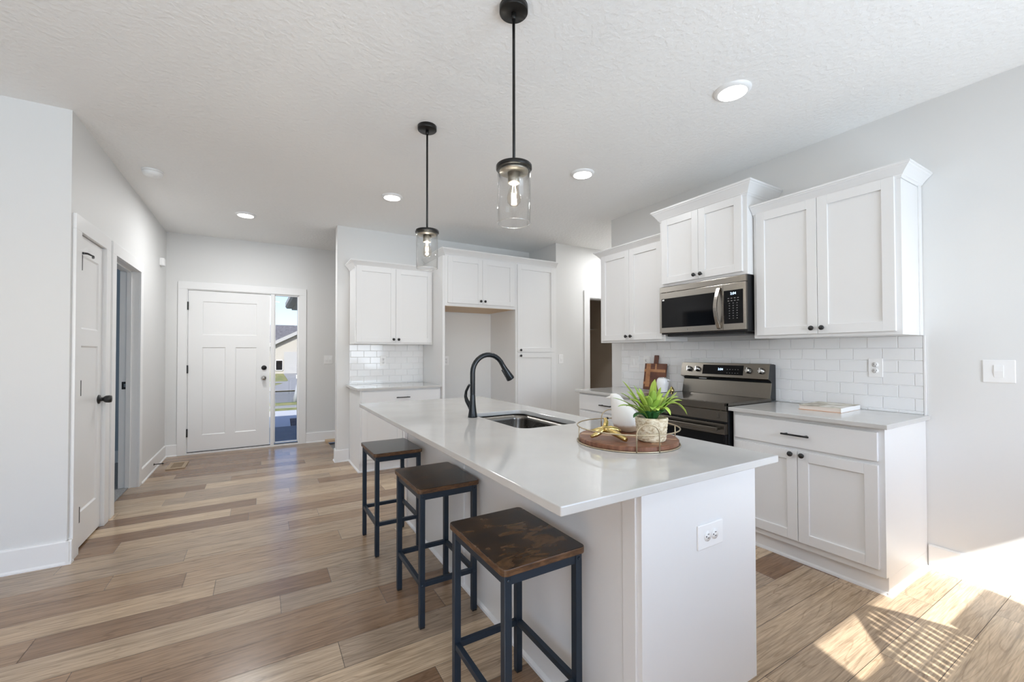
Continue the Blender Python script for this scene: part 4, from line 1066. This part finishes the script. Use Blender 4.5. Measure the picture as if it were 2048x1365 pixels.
# book
def book():
    o = thing('book', 'closed hardback book lying on the counter beneath the outlet', 'book', (3.19,1.283,CT), RZ+.05)
    w, d, h = .115, .155, .030; cm = mat('book_cover', (.55,.44,.34), .5)
    tc = nd(cm,'ShaderNodeTexCoord'); nz = nd(cm,'ShaderNodeTexNoise'); nz.inputs['Scale'].default_value = 14
    r = ramp(cm, nz.outputs['Fac'], [(.4,(.34,.30,.24)),(.5,(.55,.52,.42)),(.62,(.74,.72,.68))]); lk(cm, tc.outputs['Object'], nz.inputs['Vector']); lk(cm, r.outputs[0], BS(cm).inputs['Base Color'])
    MB().box(-w,w,-d,d,h-.0025,h).build('front_cover', cm, o, .0008)
    MB().box(-w,w,-d,d,0,.0025).build('back_cover', mat('book_board', (.55,.28,.14), .6), o, .0008)
    MB().box(-w+.004,w-.0035,-d+.004,d-.004,.0025,h-.0025).build('pages', mat('book_pages', (.70,.62,.55), .8), o)
    MB().box(w-.003,w,-d,d,.0,h).build('spine', mat('book_spine', (.88,.88,.87), .5), o, .001)
book()

# ------------------------------------------------------------------ wicker settee behind the camera (its shadow falls on the floor)
def settee():
    y = -.45; o = thing('wicker_settee', 'wicker settee with arched lattice back by the patio door', 'sofa', (2.0,y,0))
    top = [(-1.02,.935),(-.26,.935)]; arch = []
    arch = [(x, z-.013) for x, z in ((-.26,.915),(-.217,.936),(-.18,.963),(-.15,.991),(-.115,1.022),(-.08,1.05),(-.055,1.068),(-.033,1.081),(0,1.09),(.03,1.090),(.06,1.082),(.10,1.058),(.148,1.02),(.185,.985),(.22,.948),(.26,.905),(.299,.862),(.325,.835))]
    top2 = [(.34,.868),(.90,.868)]
    b = MB(); out = top+arch+top2
    # solid woven lower back
    sol = [(-1.02,.1),(.9,.1),(.9,.868),(.34,.868),(.31,.70),(-.22,.70),(-.26,.935),(-1.02,.935)]
    for x0,x1,z0,z1 in ((-1.02,-.235,.1,.915),(-.26,.33,.1,.79),(.33,.90,.1,.868)): b.box(x0,x1,-.012,.012,z0,z1)
    b.build('woven_back', M['wicker'], o)
    MB().tube([(x,0,z) for x,z in arch], .017, 10).build('arch_rim', M['wicker'], o)
    q = MB()
    def zin(x):
        for (xa,za),(xb,zb) in zip(arch,arch[1:]):
            if xa<=x<=xb: return za+(zb-za)*(x-xa)/(xb-xa)
        return 0
    for k in range(13):
        x = -.225+k*.0455; zt = zin(x)-.008
        if zt > .73: q.box(x-.0150,x+.0150,-.006,.006,.75,zt)
    for k in range(4):
        z = .85+k*.07; xs = [x/100 for x in range(-25,33) if zin(x/100) > z+.01]
        if len(xs) > 2: q.tube([(min(xs),0,z),(max(xs),0,z)], .0058, 6)
    q.build('lattice', M['wicker'], o)
    MB().box(-1.0,.88,-.62,-.012,.30,.40).build('seat_base', M['wicker'], o, .01)
    MB().box(-.98,.86,-.60,-.03,.40,.50).build('seat_cushion', M['cushion'], o, .03, 3)
    for x in (-.98,.86):
        for yy in (-.6,-.01): MB().cyl(.022,.31,(x,yy,0),14).build('leg', M['wicker'], o)
settee()

# ------------------------------------------------------------------ outside the sidelight
GZ = -.30
b = MB(); yy = YD+T+.03
b.box(-2.2,2.2,yy,8.85,-.20,-.145)
po = MB()
k = 0
while yy < 8.80:
    po.box(-2.2,2.2,yy,yy+.136,-.145,-.12); yy += .142; k += 1
struct(po.build('floor_porch', M['deck']))
struct(MB().box(-2.2,2.2,YD+T,8.85,-.45,-.15).build('floor_porch_base', M['concrete']))
def strip(name, m, pts, kind='structure', th=.05):
    b = MB(); n=len(pts); b.add([(x,y,z) for x,y,z in pts]+[(x,y,z-th) for x,y,z in pts], [tuple(range(n)), tuple(reversed(range(n,2*n)))]+[(i,(i+1)%n,(i+1)%n+n,i+n) for i in range(n)])
    return struct(b.build(name, M[m]))
strip('ground_soil', 'lawn', [(-40,8.8,-.36),(40,8.8,-.36),(40,16.2,-.44),(-40,16.2,-.44)])
strip('floor_walkway', 'walk', [(-1.2,8.86,-.27),(.52,8.86,-.27),(.62,11.3,-.31),(3.0,11.3,-.31),(3.0,13.15,-.345),(-1.2,13.15,-.345)], th=.2)
strip('ground_bed', 'mulch', [(.54,8.86,-.285),(3.0,8.86,-.285),(3.0,11.25,-.315),(.63,11.25,-.315)])
strip('floor_sidewalk', 'concrete', [(-20,14.1,-.395),(20,14.6,-.40),(20,15.2,-.41),(-20,14.8,-.405)])
strip('floor_street', 'asphalt', [(-60,16.2,-.47),(60,16.2,-.47),(60,21.2,-.47),(-60,21.2,-.47)])
strip('ground_far_lawn', 'lawn', [(-60,21.2,-.42),(60,21.2,-.42),(60,75,-1.1),(-60,75,-1.1)])
strip('floor_driveway', 'concrete', [(-.35,21.0,-.40),(8,21.0,-.40),(8,44.9,-.70),(1.9,44.9,-.70),(1.55,30,-.50),(.95,26,-.45)], th=.02)
strip('floor_far_sidewalk', 'concrete', [(-30,27.4,-.465),(2,27.4,-.465),(2,28.9,-.48),(-30,28.9,-.48)], th=.02)
def neighbour():
    o = thing('house', 'cream sided house with dark shingle roof across the street', 'house', (3.6,45,-.72))
    w = MB(); w.prism([(-2.75,0),(4.0,0),(4.0,2.75),(.62,4.50),(-2.75,2.75)], 'Y', 0, 8)
    w.build('wall', M['siding'], o)
    r = MB(); n = [(-2.95,2.58),(.62,4.46),(.62,4.72),(-2.95,2.84)]; r.prism(n, 'Y', -.35, 8); r.prism([(4.2,2.58),(.62,4.46),(.62,4.72),(4.2,2.84)], 'Y', -.35, 8)
    r.build('gable_roof', M['shingle'], o)
    t = MB(); t.prism([(-2.95,2.48),(.62,4.36),(.62,4.70),(-2.95,2.82)], 'Y', -.40, -.34); t.prism([(4.2,2.48),(.62,4.36),(.62,4.70),(4.2,2.82)], 'Y', -.40, -.34); t.build('fascia', M['garage'], o)
    MB().prism([(3.0,2.4),(9.0,5.15),(15,2.4)], 'X', -14, 10).build('main_roof', M['shingle'], o)
    MB().box(-14,10,4,13,0,2.7).build('main_wall', M['siding'], o)
    gd = MB().box(-1.66,3.4,-.06,.02,.0,2.08)
    for z in (.5,1.0,1.5): gd.box(-1.66,3.4,-.065,-.055,z,z+.03)
    gd.build('garage_door', M['garage'], o)
    wi = MB().box(-2.32,-1.78,-.05,.02,.35,1.25).build('window', M['blackglass'], o)
    f = MB(); f.box(-2.36,-2.32,-.08,.0,.3,1.3); f.box(-1.78,-1.74,-.08,0,.3,1.3); f.box(-2.36,-1.74,-.08,0,1.25,1.3); f.box(-2.36,-1.74,-.08,0,.3,.35); f.build('window_frame', M['trim'], wi)
neighbour()
o = thing('street_post', 'grey post leaning beside the street outside the sidelight', 'post', (1.155,16.3,-.46))
MB().tube([(-.10,0,0),(-.02,0,.45),(.02,0,.80)], [.09,.075,.04], 10).build('post_wrap', mat('post_grey', (.34,.35,.36), .8), o)
MB().box(-.07,.0,-.05,.05,.82,.95).build('post_head', M['plate'], o, .01)
# eave of the garage wing beside the porch
o = thing('roof_eave', 'vented soffit and gutter of the roof above the porch', 'eave', (.62,8.6,2.26))
MB().box(.02,2.0,-1.6,2.2,.0,.02).build('soffit', M['eave'], o)
b = MB()
for k in range(7): b.box(.12,1.9,-1.3+k*.5,-1.08+k*.5,-.012,.0)
b.build('soffit_vents', M['slot'], o)
MB().box(.0,.02,-1.6,2.22,-.01,.16).box(.0,2.0,2.2,2.22,-.01,.16).build('fascia', M['eave'], o)
MB().prism([(-.13,.06),(-.10,.02),(0,.02),(0,.15),(-.13,.15)], 'Y', -1.6, 2.25).build('gutter', M['eave'], o, .004)
MB().box(-.02,2.0,-1.6,2.2,.16,.2).build('roof_deck', M['shingle'], o)
# roof of this house, shades the porch
b = MB(); b.prism([(-2.0,2.95),(4.0,6.0),(7.0,3.1),(7.0,2.9)], 'X', -7, 3.5)
b.v = [(x,y,z) for x,y,z in b.v]
struct(b.build('roof', M['shingle']))
